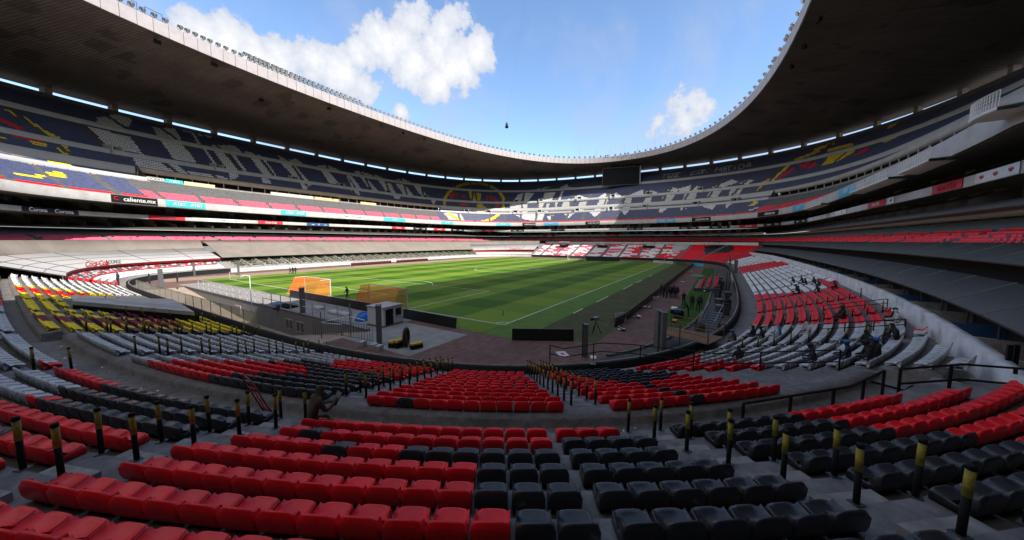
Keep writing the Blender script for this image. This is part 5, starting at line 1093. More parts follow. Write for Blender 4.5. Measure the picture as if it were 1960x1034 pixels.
for k in range(16):
    q, o_ = 19+k*3.1+rr.uniform(-.8, .8), -rr.uniform(.7, 2.6); p = Q(q, o_, .012); g = empty('flight_case', p, rr.uniform(0, 3), 'black equipment case standing in the service trench', 'case', 'cases in the service trench')
    L_, W_2, H_ = rr.uniform(.5, 1.1), rr.uniform(.4, .7), rr.uniform(.4, 1.3); link('body', boxmesh('body', L_, W_2, H_, M_STEELD), g); link('lid', boxmesh('lid', L_*1.03, W_2*1.03, .1, M_BLACK if k % 3 else M_STEEL), g, (0, 0, H_))
# ------------------------------------------------------------------ roof lights, masts, screen, cable camera
def make_light():
    g = empty('floodlight'); b = MB(); b.tube([(0, -.35, .75), (0, .25, .62), (0, .42, .6)], [.20, .42, .46], 10); b.build('housing', M_STEELD, g, True)
    MB().tube([(0, .40, .6), (0, .44, .595)], [.43, .40], 10).build('glass', mat('lamp_glass', (.45, .46, .48), .2, .1, 3), g); MB().tube([(-.5, 0, .6), (-.5, 0, .1), (.5, 0, .1), (.5, 0, .6)], .05, 5).build('yoke', M_STEELD, g); MB().tube([(0, 0, -.1), (0, 0, .12)], .07, 6).build('stub', M_STEELD, g); return g
LT = make_light(); first = True
def light_at(u, d, z, label, grp):
    global first
    p = AT.grow(d, z).P(np.array([u]))[0]; x, y, zz = proj(p[None]+np.array([0, 0, .5]))
    if zz[0] < 5 or not (-30 < x[0] < 1990 and y[0] > -30): return
    g = LT if first else copy_tree(LT); first = False
    c = -p[:2]; g.location = p; g.rotation_euler = (math.radians(-22), 0, math.atan2(-c[0], c[1])); tag(g, label, 'floodlight', grp)
ux = sorted([AT.u_px(x) for x in (222, 1540)])
uA = AT.u_px(225); uB = AT.u_px(1538)
# left run (dense, partly in two ranks) and right run
for x in list(range(228, 330, 22)): light_at(AT.u_px(x), .3, 53.7, 'floodlight on the roof edge beside the handrails over the left stand', 'roof floodlights by the handrails')
for x in np.arange(345, 470, 14.5): light_at(AT.u_px(x+random.uniform(-2, 2)), .3, 53.7, 'single floodlight on the roof edge in front of the white cloud', 'single roof floodlights on the left')
for x in np.arange(478, 700, 8.6):
    u = AT.u_px(x+random.uniform(-1, 1)); light_at(u, .3, 53.7, 'floodlight in the double row along the left roof edge', 'double roof floodlights'); light_at(u, 1.6, 55.0, 'floodlight in the double row along the left roof edge', 'double roof floodlights')
for x in np.arange(704, 980, 8.0): light_at(AT.u_px(x), .3, 53.7, 'small floodlight in the row along the far left roof edge', 'roof floodlights at the far left')
for x in np.arange(986, 1230, 9.5): light_at(AT.u_px(x+random.uniform(-3, 3)), .3, 53.7, 'small floodlight on the far roof edge over the seat lettering', 'roof floodlights at the far end')
for x in np.arange(1236, 1470, 9.5): light_at(AT.u_px(x), .3, 53.7, 'small floodlight on the right roof edge over the big screen side', 'roof floodlights on the right')
for x in np.arange(1474, 1542, 3.4): light_at(AT.u_px(x), .3+1.2*(int(x) % 2), 53.7+1.1*(int(x) % 2), 'floodlight in the crowded cluster on the right roof edge', 'clustered roof floodlights')
for u0, u1 in ((AT.u_px(232), AT.u_px(266)), (AT.u_px(281), AT.u_px(314))):
    railing('roof_handrail', 'dark handrail frame on the roof edge round the left floodlights', [AT.grow(.3, 53.6).P(np.array([u]))[0] for u in np.linspace(u0, u1, 4)], 1.5, 4, M_STEELD, (1.0, .08), .06, 'roof handrail frames')
railing('roof_handrail', 'long low handrail behind the double row of roof lights', [AT.grow(1.0, 53.6).P(np.array([u]))[0] for u in np.linspace(AT.u_px(480), AT.u_px(720), 24)], 1.1, 5, M_STEELD, (1.0, .5), .05)
for k, (x, h) in enumerate([(1110, 7.5), (1139, 7), (1142, 7), (1167, 8.5), (1194, 9), (1220, 9.5), (1252, 14)]):
    p = AT.grow(9, 53.2).P(np.array([AT.grow(9, 53.2).u_px(x)]))[0]; g = empty('roof_mast', p, 0, 'thin mast standing on the far roof' if k < 6 else 'tallest thin mast on the far roof right of the screen', 'mast', 'thin masts on the far roof' if k < 6 else None)
    MB().tube([(0, 0, 0), (0, 0, h)], [.11, .06], 6).build('pole', M_STEEL, g); MB().box(-.25, .25, -.25, .25, -.1, .1).build('base', M_STEELD, g)
# scoreboard hung in front of the top rows
cs = LC.grow(-1, 40).P(np.array([LC.u_px(1188)]))[0]; R3 = np.linalg.norm((cs-CAM)[:2])-3
def onr(px, py):
    d = ray(px, py); return Vector(CAM+d*(R3/np.hypot(d[0], d[1])))
c4 = [onr(1152.5, 357), onr(1224, 352), onr(1224, 318), onr(1152.5, 322)]
for k in (0, 3): c4[k].z = c4[k].z
zb, zt = (c4[0].z+c4[1].z)/2, (c4[2].z+c4[3].z)/2
sc_o = Vector((c4[0]+c4[1])/2); sc_o.z = zb; dx = c4[1]-c4[0]; dx.z = 0; Ls = dx.length
sbd = empty('scoreboard', sc_o, math.atan2(dx.y, dx.x), 'large dark video screen hanging under the far right roof', 'screen')
MB().box(-Ls/2, Ls/2, 0, 1.2, 0, zt-zb).build('cabinet', M_STEELD, sbd); MB().box(-Ls/2+.3, Ls/2-.3, -.05, 0, .3, zt-zb-.3).build('screen', mat('screen_off', (.008, .009, .010), .7, .1, 2, 0, .2), sbd)
MB().box(Ls/2, Ls/2+.45, -.2, 1.3, -.2, zt-zb+.2).build('side_frame', M_OFFW, sbd)
for x in (-Ls/3, Ls/3): MB().tube([(x, .6, zt-zb), (x, .6, zt-zb+4)], .15, 6).build('hanger', M_STEELD, sbd)
dcam = ray(970, 243); pc = CAM+dcam*(31.0/dcam[2]); cc = empty('cable_camera', pc, 0, 'small camera hanging from a thin cable against the sky', 'camera')
MB().ball((0, 0, 0), .5, 0, 10, 8, (1, 1, .8)).build('camera_pod', M_BLACK, cc, True); MB().box(-.25, .25, -.25, .25, .3, .9).build('mount', M_STEELD, cc); MB().tube([(0, 0, .9), (0, 0, 1.4)], .08, 6).build('swivel', M_STEELD, cc)
dend = ray(1012, -40); pe = CAM+dend*(44.0/dend[2]); MB().tube([(0, 0, 1.4), tuple(pe-pc)], .007, 4).build('cable', M_STEEL, cc)
# speaker clusters under the soffit
for px_, py_ in ((301, 77), (410, 121), (500, 190), (630, 206), (690, 220), (730, 238), (772, 253), (812, 265), (846, 272), (878, 282), (1567, 35), (1540, 86), (1515, 125)):
    d = ray(px_, py_); p = CAM+d*((50.3-CAM[2])/d[2]); g = empty('roof_speaker', (p[0], p[1], 50.5), random.uniform(0, 3), 'small dark speaker cluster fixed under the roof soffit', 'speaker', 'speakers under the roof'); MB().box(-.55, -.05, -.3, .3, -.9, -.2).build('cabinet', M_BLACK, g); MB().box(.05, .55, -.3, .3, -.9, -.2).build('cabinet', M_BLACK, g); MB().tube([(-.3, 0, -.2), (-.3, 0, .5)], .05, 5).build('hanger', M_STEELD, g)
# ------------------------------------------------------------------ banners and lettering
def text_mesh(txt, size, m, shear=0.0, bold=0.0):
    cu = bpy.data.curves.new('lettering', 'FONT'); cu.body = txt; cu.size = size; cu.align_x = 'CENTER'; cu.align_y = 'CENTER'; cu.extrude = .02; cu.shear = shear; cu.offset = bold; cu.resolution_u = 3
    o = bpy.data.objects.new('lettering_tmp', cu); COL.objects.link(o); dg = bpy.context.evaluated_depsgraph_get(); me = bpy.data.meshes.new_from_object(o.evaluated_get(dg)); bpy.data.objects.remove(o); me.materials.clear(); me.materials.append(m); me.name = 'lettering'; return me
def banner(L, x0, x1, z0, z1, m, label, txts=(), d=-.07, emblem=0, group=None):
    u0, u1 = L.u_px(x0), L.u_px(x1)
    if abs(u1-u0) > .5: u1 += 1 if u1 < u0 else -1
    us = np.linspace(u0, u1, 7); Pm = L.grow(d, z0).P(us); c = Pm.mean(0); c[2] = z0
    g = empty('banner', c, 0, label, 'banner', group)
    V, F = grid_mesh([L.grow(d, z0).P(us)-c, L.grow(d, z1).P(us)-c, L.grow(d+.05, z1).P(us)-c, L.grow(d+.05, z0).P(us)-c]); link('sheet', mesh_np('sheet', V, F, [m]), g)
    a, b = L.grow(d, z0).P(np.array([u0, u1])); t = Vector(b-a); W = t.length; t.normalize(); nrm = Vector((0, 0, 1)).cross(t); up_ = Vector((0, 0, 1)); nin = t.cross(up_)
    for (tx, f, hgt, mm, sh) in txts:
        u = u0+(u1-u0)*f; p = L.grow(d-.03-.02*W/4, (z0+z1)/2).P(np.array([u]))[0]; me = text_mesh(tx, hgt, mm, sh, .01)
        du = (u1-u0)*.03; q0, q1 = L.P(np.array([u-du, u+du])); tt = Vector(q1-q0).normalized(); ni = tt.cross(Vector((0, 0, 1)))
        o = link('lettering', me, g); M = Matrix((tt, Vector((0, 0, 1)), ni)).transposed(); o.matrix_local = Matrix.Translation(Vector(p-c))@M.to_4x4()
    for k in range(emblem):
        u = u0+(u1-u0)*(k+.5)/emblem; p = L.grow(d-.04, (z0+z1)/2).P(np.array([u]))[0]-c; e = MB(); hh = (z1-z0)*.3
        mm = M_PRED if emblem == 3 and x0 > 1600 else M_PGREY
        q0, q1 = L.P(np.array([u-.0005, u+.0005])); tt = Vector(q1-q0).normalized()*(1 if x1 > x0 else -1); ni = tt.cross(Vector((0, 0, 1)))
        pts = [(-1, .1), (-.55, .75), (-.1, .3), (0, .85), (.1, .3), (.55, .75), (1, .1), (.35, -.1), (.45, -.55), (0, -.25), (-.45, -.55), (-.35, -.1)]
        e.add([Vector(p)+tt*x*hh*1.3+Vector((0, 0, y*hh)) for x, y in pts]+[Vector(p)+tt*x*hh*1.3+Vector((0, 0, y*hh))+ni*.02 for x, y in pts], [tuple(range(12)), tuple(range(23, 11, -1))]); e.build('emblem', mm, g)
    return g
E0, E1_, F0, F1, G0, G1 = 16.3, 17.85, 13.18, 14.08, 10.6, 11.35
cal = lambda h: (('caliente.mx', .56, h, M_PWHITE, .0),)
banner(LE, 213, 302, E0, E1_+.1, M_BLACK, 'black caliente.mx banner on the upper fascia at the near left', (('caliente.mx', .6, 1.3, M_PWHITE, 0), ('C', .09, 1.2, M_PRED, 0)))
banner(LE, 318, 393, E0, E1_, M_TEAL, 'teal AT&T banner beside the sunlit red seats, nearest the black caliente banner', (('AT&T', .33, 1.05, M_PWHITE, 0), ('AT&T', .76, 1.05, M_PWHITE, 0)))
banner(LE, 538, 586, E0, E1_, M_TEAL, 'teal AT&T banner below the middle of the sunlit red seats', (('AT&T', .33, 1.05, M_PWHITE, 0), ('AT&T', .76, 1.05, M_PWHITE, 0)))
banner(LE, 657, 695, E0, E1_, M_WHITE, 'white banner with dark emblems under the sunlit red seats', (), emblem=3)
banner(LE, 735, 776, E0, E1_, M_TEAL, 'teal AT&T banner under the far end of the sunlit red seats', (('AT&T', .5, 1.0, M_PWHITE, 0),))
banner(LE, 845, 868, E0, E1_, M_TEAL, 'teal banner below the yellow crest mosaic', (('AT&T', .5, 1.0, M_PWHITE, 0),)); banner(LE, 950, 977, E0, E1_, M_TEAL, 'teal banner right of the yellow crest mosaic', (('AT&T', .5, 1.0, M_PWHITE, 0),))
banner(LE, 1000, 1025, E0, E1_, M_BLACK, 'black caliente banner left of the light blue one at the far end', cal(1.3)); banner(LE, 1041, 1069, E0, E1_, M_CYAN, 'light blue AT&T banner between two black banners at the far end', (('AT&T', .5, 1.0, M_PWHITE, 0),)); banner(LE, 1121, 1148, E0, E1_, M_BLACK, 'black caliente banner under the far seat lettering near the screen', cal(1.3))
banner(LE, 1257, 1293, E0, E1_, M_CYAN, 'light blue AT&T banner right of the screen', (('AT&T', .3, 1.0, M_PWHITE, 0), ('AT&T', .72, 1.0, M_PWHITE, 0))); banner(LE, 1324, 1360, E0, E1_, M_BLACK, 'black caliente.mx banner under the right half of the lettering', cal(1.3)); banner(LE, 1450, 1490, E0, E1_, M_BLACK, 'black caliente.mx banner at the start of the right side', cal(1.3))
banner(LE, 1517, 1540, E0, E1_, M_CYAN, 'smaller light blue AT&T banner on the right fascia', (('AT&T', .5, 1.0, M_PWHITE, 0),)); banner(LE, 1605, 1637, E0, E1_, M_CYAN, 'larger light blue AT&T banner below the right red seats', (('AT&T', .5, 1.1, M_PWHITE, 0),))
cor = lambda h=.85: (('Corona', .28, h, M_PWHITE, 0), ('Corona', .74, h, M_PWHITE, 0)); coke = lambda h=.75: (('Coca-Cola', .5, h, M_PWHITE, .25),)
banner(LF, 42, 150, F0, F1, M_PANELN, 'dark blue Corona banner on the box strip at the near left', cor(1.0)); banner(LF, 284, 354, F0, F1, M_RED, 'red Coca-Cola banner on the box strip beside the dark Corona one', (('Coca-Cola', .5, .75, M_PGREY, .25),)); banner(LF, 392, 462, F0, F1, M_WHITE, 'white banner with three dark emblems on the left box strip', (), emblem=3)
banner(LF, 494, 541, F0, F1, M_RED, 'red Coca-Cola banner on the box strip below the sunlit red seats', coke()); banner(LF, 587, 630, F0, F1, M_BLUE, 'blue banner with white swoosh marks and a round crest on the left box strip', (('~', .25, 1.6, M_PWHITE, .3), ('O', .52, .7, M_PWHITE, 0), ('~', .8, 1.6, M_PWHITE, .3)))
for x0, x1, mm, nm, tx in [(750, 775, M_RED, 'red Coca-Cola banner on the box strip left of two Corona banners', coke(.6)), (791, 817, M_BLACK, 'black Corona banner on the strip before the crest', cor(.6)), (830, 852, M_RED, 'red Coca-Cola banner between two black Corona banners', coke(.6)), (863, 888, M_BLACK, 'black Corona banner on the strip under the crest', cor(.6)), (922, 945, M_RED, 'red Coca-Cola banner on the strip right of the crest', coke(.6)),
                        (978, 1003, M_BLACK, 'black Corona banner at the left end of the far strip', cor(.65)), (1055, 1081, M_PANELN, 'dark blue banner on the middle of the far strip', (('O', .5, .6, M_PWHITE, 0),)), (1200, 1230, M_BLACK, 'black Corona banner on the far strip below the screen', cor(.65)), (1300, 1337, M_BLACK, 'black Corona banner on the strip, first of two right of the screen', cor(.65)), (1358, 1397, M_BLACK, 'black Corona banner on the strip, second of two right of the screen', cor(.65)), (1415, 1449, M_RED, 'red banner on the strip at the right corner', coke(.65)),
                        (1462, 1495, M_BLACK, 'black Corona banner on the strip past the right corner', cor(.7)), (1520, 1545, M_BLACK, 'smaller black Corona banner on the right strip', cor(.6)), (1662, 1695, M_RED, 'red Coca-Cola banner on the right strip beside a black jumping emblem', coke(.65)), (1785, 1843, M_RED, 'large red Coca-Cola banner on the right strip', (('Coca-Cola', .5, .8, M_PRED, .25),))]: banner(LF, x0, x1, F0, F1, mm, nm, tx)
banner(LF, 1550, 1582, F0, F1, M_WHITE, 'white banner with grey emblems on the right strip', (), emblem=3 if False else 2); banner(LF, 1590, 1620, F0, F1, M_WHITE, 'second white banner with grey emblems on the right strip', (), emblem=2); banner(LF, 1868, 1954, F0, F1, M_WHITE, 'white banner with three red emblems at the near right', (), emblem=3); banner(LF, 1700, 1712, F0, F1, M_WHITE, 'small white panel with one black emblem on the right strip', (), emblem=1)
for x0, x1, nm in [(1040, 1063, 'red Coca-Cola board on the lower far strip over the sunlit red seats'), (1160, 1184, 'red Coca-Cola board on the lower far strip over the white seats'), (1291, 1324, 'red Coca-Cola board on the lower strip near the right corner')]: banner(LG, x0, x1, G0, G1, M_RED, nm, coke(.6))
# cloths over the box parapets on the left
for x0, x1, mm, nm, tx in [(281, 314, mat('grey_cloth', (.2, .19, .18), .8), 'grey cloth reading SOCCER on the left press boxes', (('SOCCER', .5, 1.0, M_PWHITE, 0),)), (316, 350, M_TEAL, 'teal cloth on the left press boxes', (('AT&T', .5, .9, M_PWHITE, 0),)), (352, 411, mat('cream_cloth', (.55, .45, .3), .8), 'cream cloth on the left press boxes', ()), (518, 600, mat('pale_cloth', (.5, .46, .4), .8), 'pale cloth on the middle press boxes', ()), (602, 648, mat('peach_cloth', (.6, .42, .24), .8), 'peach cloth on the middle press boxes', ()), (690, 720, mat('peach_cloth', (.6, .42, .24), .8), 'peach cloth on the far press boxes', ())]: banner(M1, x0, x1, 23.5, 24.6, mm, nm, tx)
# lounge sign standing on the near lounge roof edge
sg = empty('lounge_sign', Q(-85.2, 5.8, 3.35), 0, 'red Coca-Cola script and grey LOUNGE lettering on the near lounge roof', 'sign'); so3 = Vector(sg.location)
pA, pB = Vector(Q(-82.2, 5.7, 3.3)), Vector(Q(-89.2, 5.7, 3.35)); tdir = (pB-pA); tdir.z = 0; tdir.normalize(); ni = tdir.cross(Vector((0, 0, 1)))
for tx, f, hgt, mm, sh in (('Coca-Cola', .28, 1.35, M_PRED, .25), ('LOUNGE', .78, 1.0, M_PGREY, 0)):
    o = link('lettering', text_mesh(tx, hgt, mm, sh, .025 if sh else .0), sg); o.matrix_local = Matrix.Translation(pA.lerp(pB, f)+Vector((0, 0, .5))-so3)@Matrix((tdir, Vector((0, 0, 1)), ni)).transposed().to_4x4()
o = link('lettering', text_mesh('Coca-Cola', 1.5, M_PRED, .25, .02), sg)
pF = Vector(Q(-222, 5.7, 4.0)); o.matrix_local = Matrix.Translation(pF-so3)@Matrix((Vector((.7, -.7, 0)).normalized(), Vector((0, 0, 1)), Vector((-.7, -.7, 0)).normalized())).transposed().to_4x4()
# red ribbon boards in front of the lounge rows
for s0, s1, lab in ((-71, -104, 'bright red board in front of the near lounge rows'), (-206, -230, 'bright red board in front of the far lounge rows')):
    tag(ring_obj('ribbon_board', [Q(seg(s0, s1, 1), o_, z_) for o_, z_ in ((3.75, 1.55), (3.75, 2.15), (3.85, 2.15), (3.85, 1.55))], mat('bright_red_board', (.58, .015, .02), .5, .08, 1)), lab, 'board')
# camera platforms bracketed on the right fascia, white tv canopies in the far stand
for px0, px1, lab in ((1760, 1832, 'white railed camera platform bracketed on the right fascia nearest the big red banner'), (1652, 1738, 'long white camera platform on the right fascia'), (1552, 1590, 'small white camera platform far along the right fascia'), (1923, 1990, 'white balustraded balcony high on the right fascia')):
    hi = 17.2 if px0 > 1900 else 15.9; u = np.linspace(LE.u_px(px0), LE.u_px(px1), 6); Pm = LE.P(u, hi).mean(0); g = empty('camera_platform', Pm, 0, lab, 'platform')
    V, F = grid_mesh([LE.grow(d, hi+z).P(u)-Pm for d, z in ((0, -.3), (-1.5, -.15), (-1.5, .1), (0, .1))]); link('deck', mesh_np('deck', V, F, [M_WHITE]), g)
    for q in LE.grow(-1.45, hi+.1).P(np.linspace(u[0], u[-1], 14)): MB().tube([q-Pm, q-Pm+np.array([0, 0, 1.1])], .03, 5).build('baluster', M_PWHITE, g)
    for h in (.6, 1.1): MB().tube([q-Pm+np.array([0, 0, h]) for q in LE.grow(-1.45, hi+.1).P(u)], .03, 5).build('rail', M_PWHITE, g)
for px_ in (1080, 1153, 1242, 1362):
    d = ray(px_, 470); t_ = np.linspace(60, 220, 600); pts = CAM+t_[:, None]*d/np.hypot(d[0], d[1]); ins = (np.abs(pts[:, 0])/82)**5+(np.abs(pts[:, 1])/68)**5; p = pts[np.argmax(ins > 1)]
    g = empty('platform_canopy', (p[0], p[1], ub(6)[1]), math.atan2(p[1], p[0]), 'small white canopied platform at the top of the far red stand', 'platform', 'white platforms in the far stand'); MB().box(-1.6, 1.6, -2.4, 2.4, 2.3, 2.5).build('canopy', M_WHITE, g); MB().box(-1.4, 1.4, -2.2, 2.2, 0, .9).build('desk', M_BLACK, g)
    for sx in (-1, 1):
        for sy in (-1, 1): MB().tube([(sx*1.4, sy*2.1, 0), (sx*1.4, sy*2.1, 2.3)], .06, 5).build('post', M_STEELD, g)
# vomitory portals in the upper tier
def portal(L, px_, z, label, grp, w=2.4, h=1.7):
    p = L.P(np.array([L.u_px(px_)]), z)[0]; g = empty('vomitory', p, math.atan2(-p[0], p[1]), label, 'stair entrance', grp)
    for sx in (-1, 1): MB().box(sx*w/2-.12, sx*w/2+.12, -.2, 2.2, -.3, h).build('side_wall', M_PARG, g)
    MB().box(-w/2-.12, w/2+.12, 1.6, 2.2, h, h+.15).build('lintel', M_PARG, g); MB().box(-w/2+.12, w/2-.12, 1.9, 2.05, -.3, h).build('opening', M_BLACK, g)
for px_ in (225, 420, 565, 655, 744, 815): portal(LD, px_, 31.0, 'grey stair entrance in the walkway above the left letters', 'stair entrances on the left walkway')
for px_ in (988, 1035, 1108, 1172, 1240, 1340): portal(LD, px_, 31.0, 'pale stair entrance in the walkway through the far lettering', 'stair entrances on the far walkway')
for px_ in (893, 935, 986, 1032, 1104, 1168, 1233, 1330, 1405): portal(M1, px_, 23.9, 'small stair entrance in the white band below the far lettering', 'stair entrances in the white band')
# ------------------------------------------------------------------ people
def figure(name, J, E, R, zones):
    """skeleton (joints, edges, radii) -> one continuous skinned mesh with clothing zones"""
    keys = list(J); me = bpy.data.meshes.new('skeleton'); me.from_pydata([J[k] for k in keys], [(keys.index(a), keys.index(b)) for a, b in E], []); o = bpy.data.objects.new('skeleton', me); COL.objects.link(o)
    bm = bmesh.new(); bm.from_mesh(me); sk = bm.verts.layers.skin.verify(); bm.verts.ensure_lookup_table()
    for i, k in enumerate(keys): bm.verts[i][sk].radius = R[k] if isinstance(R[k], tuple) else (R[k], R[k]); bm.verts[i][sk].use_root = (k == 'pelvis')
    bm.to_mesh(me); bm.free()
    m1 = o.modifiers.new('skin', 'SKIN'); m1.use_smooth_shade = True; m2 = o.modifiers.new('sub', 'SUBSURF'); m2.levels = 1; m2.render_levels = 1
    dg = bpy.context.evaluated_depsgraph_get(); out_ = bpy.data.meshes.new_from_object(o.evaluated_get(dg)); bpy.data.objects.remove(o)
    out_.name = name; out_.materials.clear(); segs = [(np.array(J[a]), np.array(J[b]), zones[(a, b)] if (a, b) in zones else zones.get(b, 0)) for a, b in E]
    mi = []
    for p in out_.polygons:
        c = np.array(p.center); best = min(((np.linalg.norm(c-(a+(b-a)*min(1, max(0, (c-a)@(b-a)/((b-a)@(b-a)+1e-9))))), z) for a, b, z in segs), key=lambda t: t[0]); z = best[1]
        hd = np.array(J['head'])
        if z == 2 and (c-hd)@np.array(J['_up']) > .045 or z == 2 and (c-hd)@np.array(J['_back']) > .03: z = 3
        mi.append(z)
    out_.polygons.foreach_set('material_index', mi); out_.polygons.foreach_set('use_smooth', [True]*len(mi)); return out_
EDG = [('pelvis', 'spine'), ('spine', 'chest'), ('chest', 'neck'), ('neck', 'head'), ('head', 'crown'), ('head', 'nose')]
for sd in 'LR': EDG += [('chest', 'sho'+sd), ('sho'+sd, 'elb'+sd), ('elb'+sd, 'wri'+sd), ('wri'+sd, 'palm'+sd), ('palm'+sd, 'fin'+sd), ('wri'+sd, 'thu'+sd), ('pelvis', 'hip'+sd), ('hip'+sd, 'kne'+sd), ('kne'+sd, 'ank'+sd), ('ank'+sd, 'toe'+sd)]
RAD = {'pelvis': (.16, .12), 'spine': (.15, .11), 'chest': (.17, .12), 'neck': .06, 'head': .095, 'crown': .075, 'nose': .03}
for sd in 'LR': RAD.update({'sho'+sd: .075, 'elb'+sd: .05, 'wri'+sd: .034, 'palm'+sd: .036, 'fin'+sd: .018, 'thu'+sd: .014, 'hip'+sd: .10, 'kne'+sd: .065, 'ank'+sd: .045, 'toe'+sd: .04})
ZN = {'spine': 0, 'chest': 0, 'neck': 2, 'head': 2, 'crown': 2, 'nose': 2}
for sd in 'LR': ZN.update({'sho'+sd: 0, 'elb'+sd: 0, 'wri'+sd: 0, 'palm'+sd: 2, 'fin'+sd: 2, 'thu'+sd: 2, 'hip'+sd: 1, 'kne'+sd: 1, 'ank'+sd: 1, 'toe'+sd: 3})
def pose(arms, legs, lean=0.0, pelvis=(0, 0, .95), turn=0.0):
    px, py, pz = pelvis; l = lean; J = {'pelvis': (px, py, pz), 'spine': (px, py+.22*l, pz+.24), 'chest': (px, py+.42*l, pz+.43), 'neck': (px, py+.52*l+.01, pz+.56), 'head': (px+turn*.01, py+.6*l+.035, pz+.68), 'crown': (px, py+.62*l+.015, pz+.79), 'nose': (px+turn*.08, py+.6*l+.13, pz+.665)}
    for sd, sx in (('L', -1), ('R', 1)):
        cx, cy_, cz = J['chest']; J['sho'+sd] = (cx+sx*.19, cy_, cz+.04); J['hip'+sd] = (px+sx*.10, py, pz-.06)
        e, w, h = arms[sd]; J['elb'+sd] = tuple(np.add(J['sho'+sd], e)); J['wri'+sd] = tuple(np.add(J['elb'+sd], w)); hv = np.array(h, float); J['palm'+sd] = tuple(np.add(J['wri'+sd], hv*.55)); J['fin'+sd] = tuple(np.add(J['wri'+sd], hv)); J['thu'+sd] = tuple(np.add(J['wri'+sd], hv*.5+np.array([-sx*.045, .03, .01])))
        k, a, t = legs[sd]; J['kne'+sd] = tuple(np.add(J['hip'+sd], k)); J['ank'+sd] = tuple(np.add(J['kne'+sd], a)); J['toe'+sd] = tuple(np.add(J['ank'+sd], t))
    return J
down = ((.05, -.03, -.28), (.02, .07, -.25), (0, .03, -.16)); 
def mir(v): return tuple((-a[0], a[1], a[2]) for a in v)
stand = ((.02, .02, -.42), (.0, -.03, -.41), (.02, .14, -.04))
POSES = {'stand': pose({'L': mir(down), 'R': down}, {'L': mir(stand), 'R': stand}),
         'crossed': pose({'L': ((-.06, .02, -.27), (.20, .20, .04), (.13, .0, .0)), 'R': ((.06, .02, -.27), (-.20, .22, .02), (-.13, .0, .0))}, {'L': mir(stand), 'R': ((.06, .08, -.41), (.0, -.05, -.41), (.05, .14, -.04))}),
         'walk': pose({'L': ((-.05, .12, -.26), (0, .16, -.2), (0, .05, -.14)), 'R': ((.05, -.14, -.25), (.0, .02, -.27), (0, .03, -.15))}, {'L': ((-.02, -.10, -.41), (0, -.22, -.34), (-.02, .13, -.06)), 'R': ((.02, .18, -.38), (0, .0, -.42), (.02, .15, -.02))}, .06),
         'bend': pose({'L': ((-.04, .12, -.26), (.02, .16, -.2), (.02, .08, -.13)), 'R': ((.04, .14, -.25), (-.02, .18, -.18), (-.02, .08, -.13))}, {'L': mir(stand), 'R': stand}, .55, (0, -.12, .90)),
         'sit': pose({'L': ((-.06, .08, -.26), (.08, .24, -.05), (.06, .12, -.03)), 'R': ((.06, .06, -.27), (-.06, .25, -.04), (-.06, .12, -.03))}, {'L': ((-.06, .42, -.01), (-.0, .04, -.40), (-.02, .14, -.03)), 'R': ((.08, .42, .0), (.02, .0, -.40), (.03, .14, -.03))}, .12, (0, 0, .12)),
         'sit2': pose({'L': ((-.06, .06, -.27), (.12, .20, -.04), (.08, .06, -.04)), 'R': ((.06, .08, -.27), (-.12, .19, -.02), (-.08, .06, -.02))}, {'L': ((-.10, .40, -.02), (.02, .10, -.38), (-.02, .14, -.02)), 'R': ((.12, .40, .0), (.0, -.02, -.39), (.03, .14, -.03))}, .3, (0, 0, .12))}
POSES['tablet'] = pose({'L': ((-.05, .14, -.24), (.10, .22, .02), (.08, .08, -.02)), 'R': ((.05, .12, -.25), (-.06, .22, .10), (-.03, .06, .10))}, {'L': ((-.10, .40, -.02), (.02, .10, -.38), (-.02, .14, -.02)), 'R': ((.12, .40, .0), (.0, -.02, -.39), (.03, .14, -.03))}, .3, (0, 0, .12), .6)
for J in POSES.values(): J['_up'] = (0, -.2, 1); J['_back'] = (0, -1, .25)
FIG = {}
def _fig(k):
    if k not in FIG:
        J = {a: b for a, b in POSES[k].items() if a[0] != '_'}; full_ = POSES[k]
        keys = list(J); FIG[k] = figure('person', _J(J, full_), EDG, RAD, ZN)
    return FIG[k]
class _J(dict):
    def __init__(s, J, full_): super().__init__(J); s.f = full_
    def __missing__(s, k): return s.f[k]
CLOTH = {'navy': mat('uniform_navy', (.022, .028, .05), .8, .3, 5), 'black': mat('uniform_black', (.02, .02, .022), .8, .3, 5), 'jeans': mat('denim', (.03, .06, .13), .85, .2, 8), 'blue': mat('blue_vest', (.02, .16, .45), .7, .1, 5), 'white': mat('white_shirt', (.5, .5, .5), .8, .1, 5), 'brown': mat('brown_shirt', (.055, .048, .03), .85, .25, 6), 'dkred': mat('maroon_jersey', (.10, .012, .02), .8, .2, 5)}
CACHE = {}
def person(pz, loc, rz, top, leg, label, group=None, hair=None, cap=None, s=1.0):
    key = (pz, top, leg, hair)
    if key not in CACHE:
        me = _fig(pz).copy(); me.materials.clear()
        for m in (CLOTH[top], CLOTH[leg], M_SKIN, hair or M_HAIR): me.materials.append(m)
        CACHE[key] = me
    o = link('person', CACHE[key], None, loc, (0, 0, rz)); o.scale = (s, s, s); tag(o, label, 'person', group)
    if cap:
        J = POSES[pz]; h = J['head']; c = MB(); c.ball((h[0], h[1]-.005, h[2]+.05), .115, 0, 10, 6, (1, 1.08, .75)); c.box(h[0]-.08, h[0]+.08, h[1]+.06, h[1]+.2, h[2]+.06, h[2]+.078); c.build('cap', CLOTH[cap], o, True)
    return o
def heading(px): d = ray(px, 517); return math.atan2(d[1], d[0])-math.pi/2     # facing away from the camera
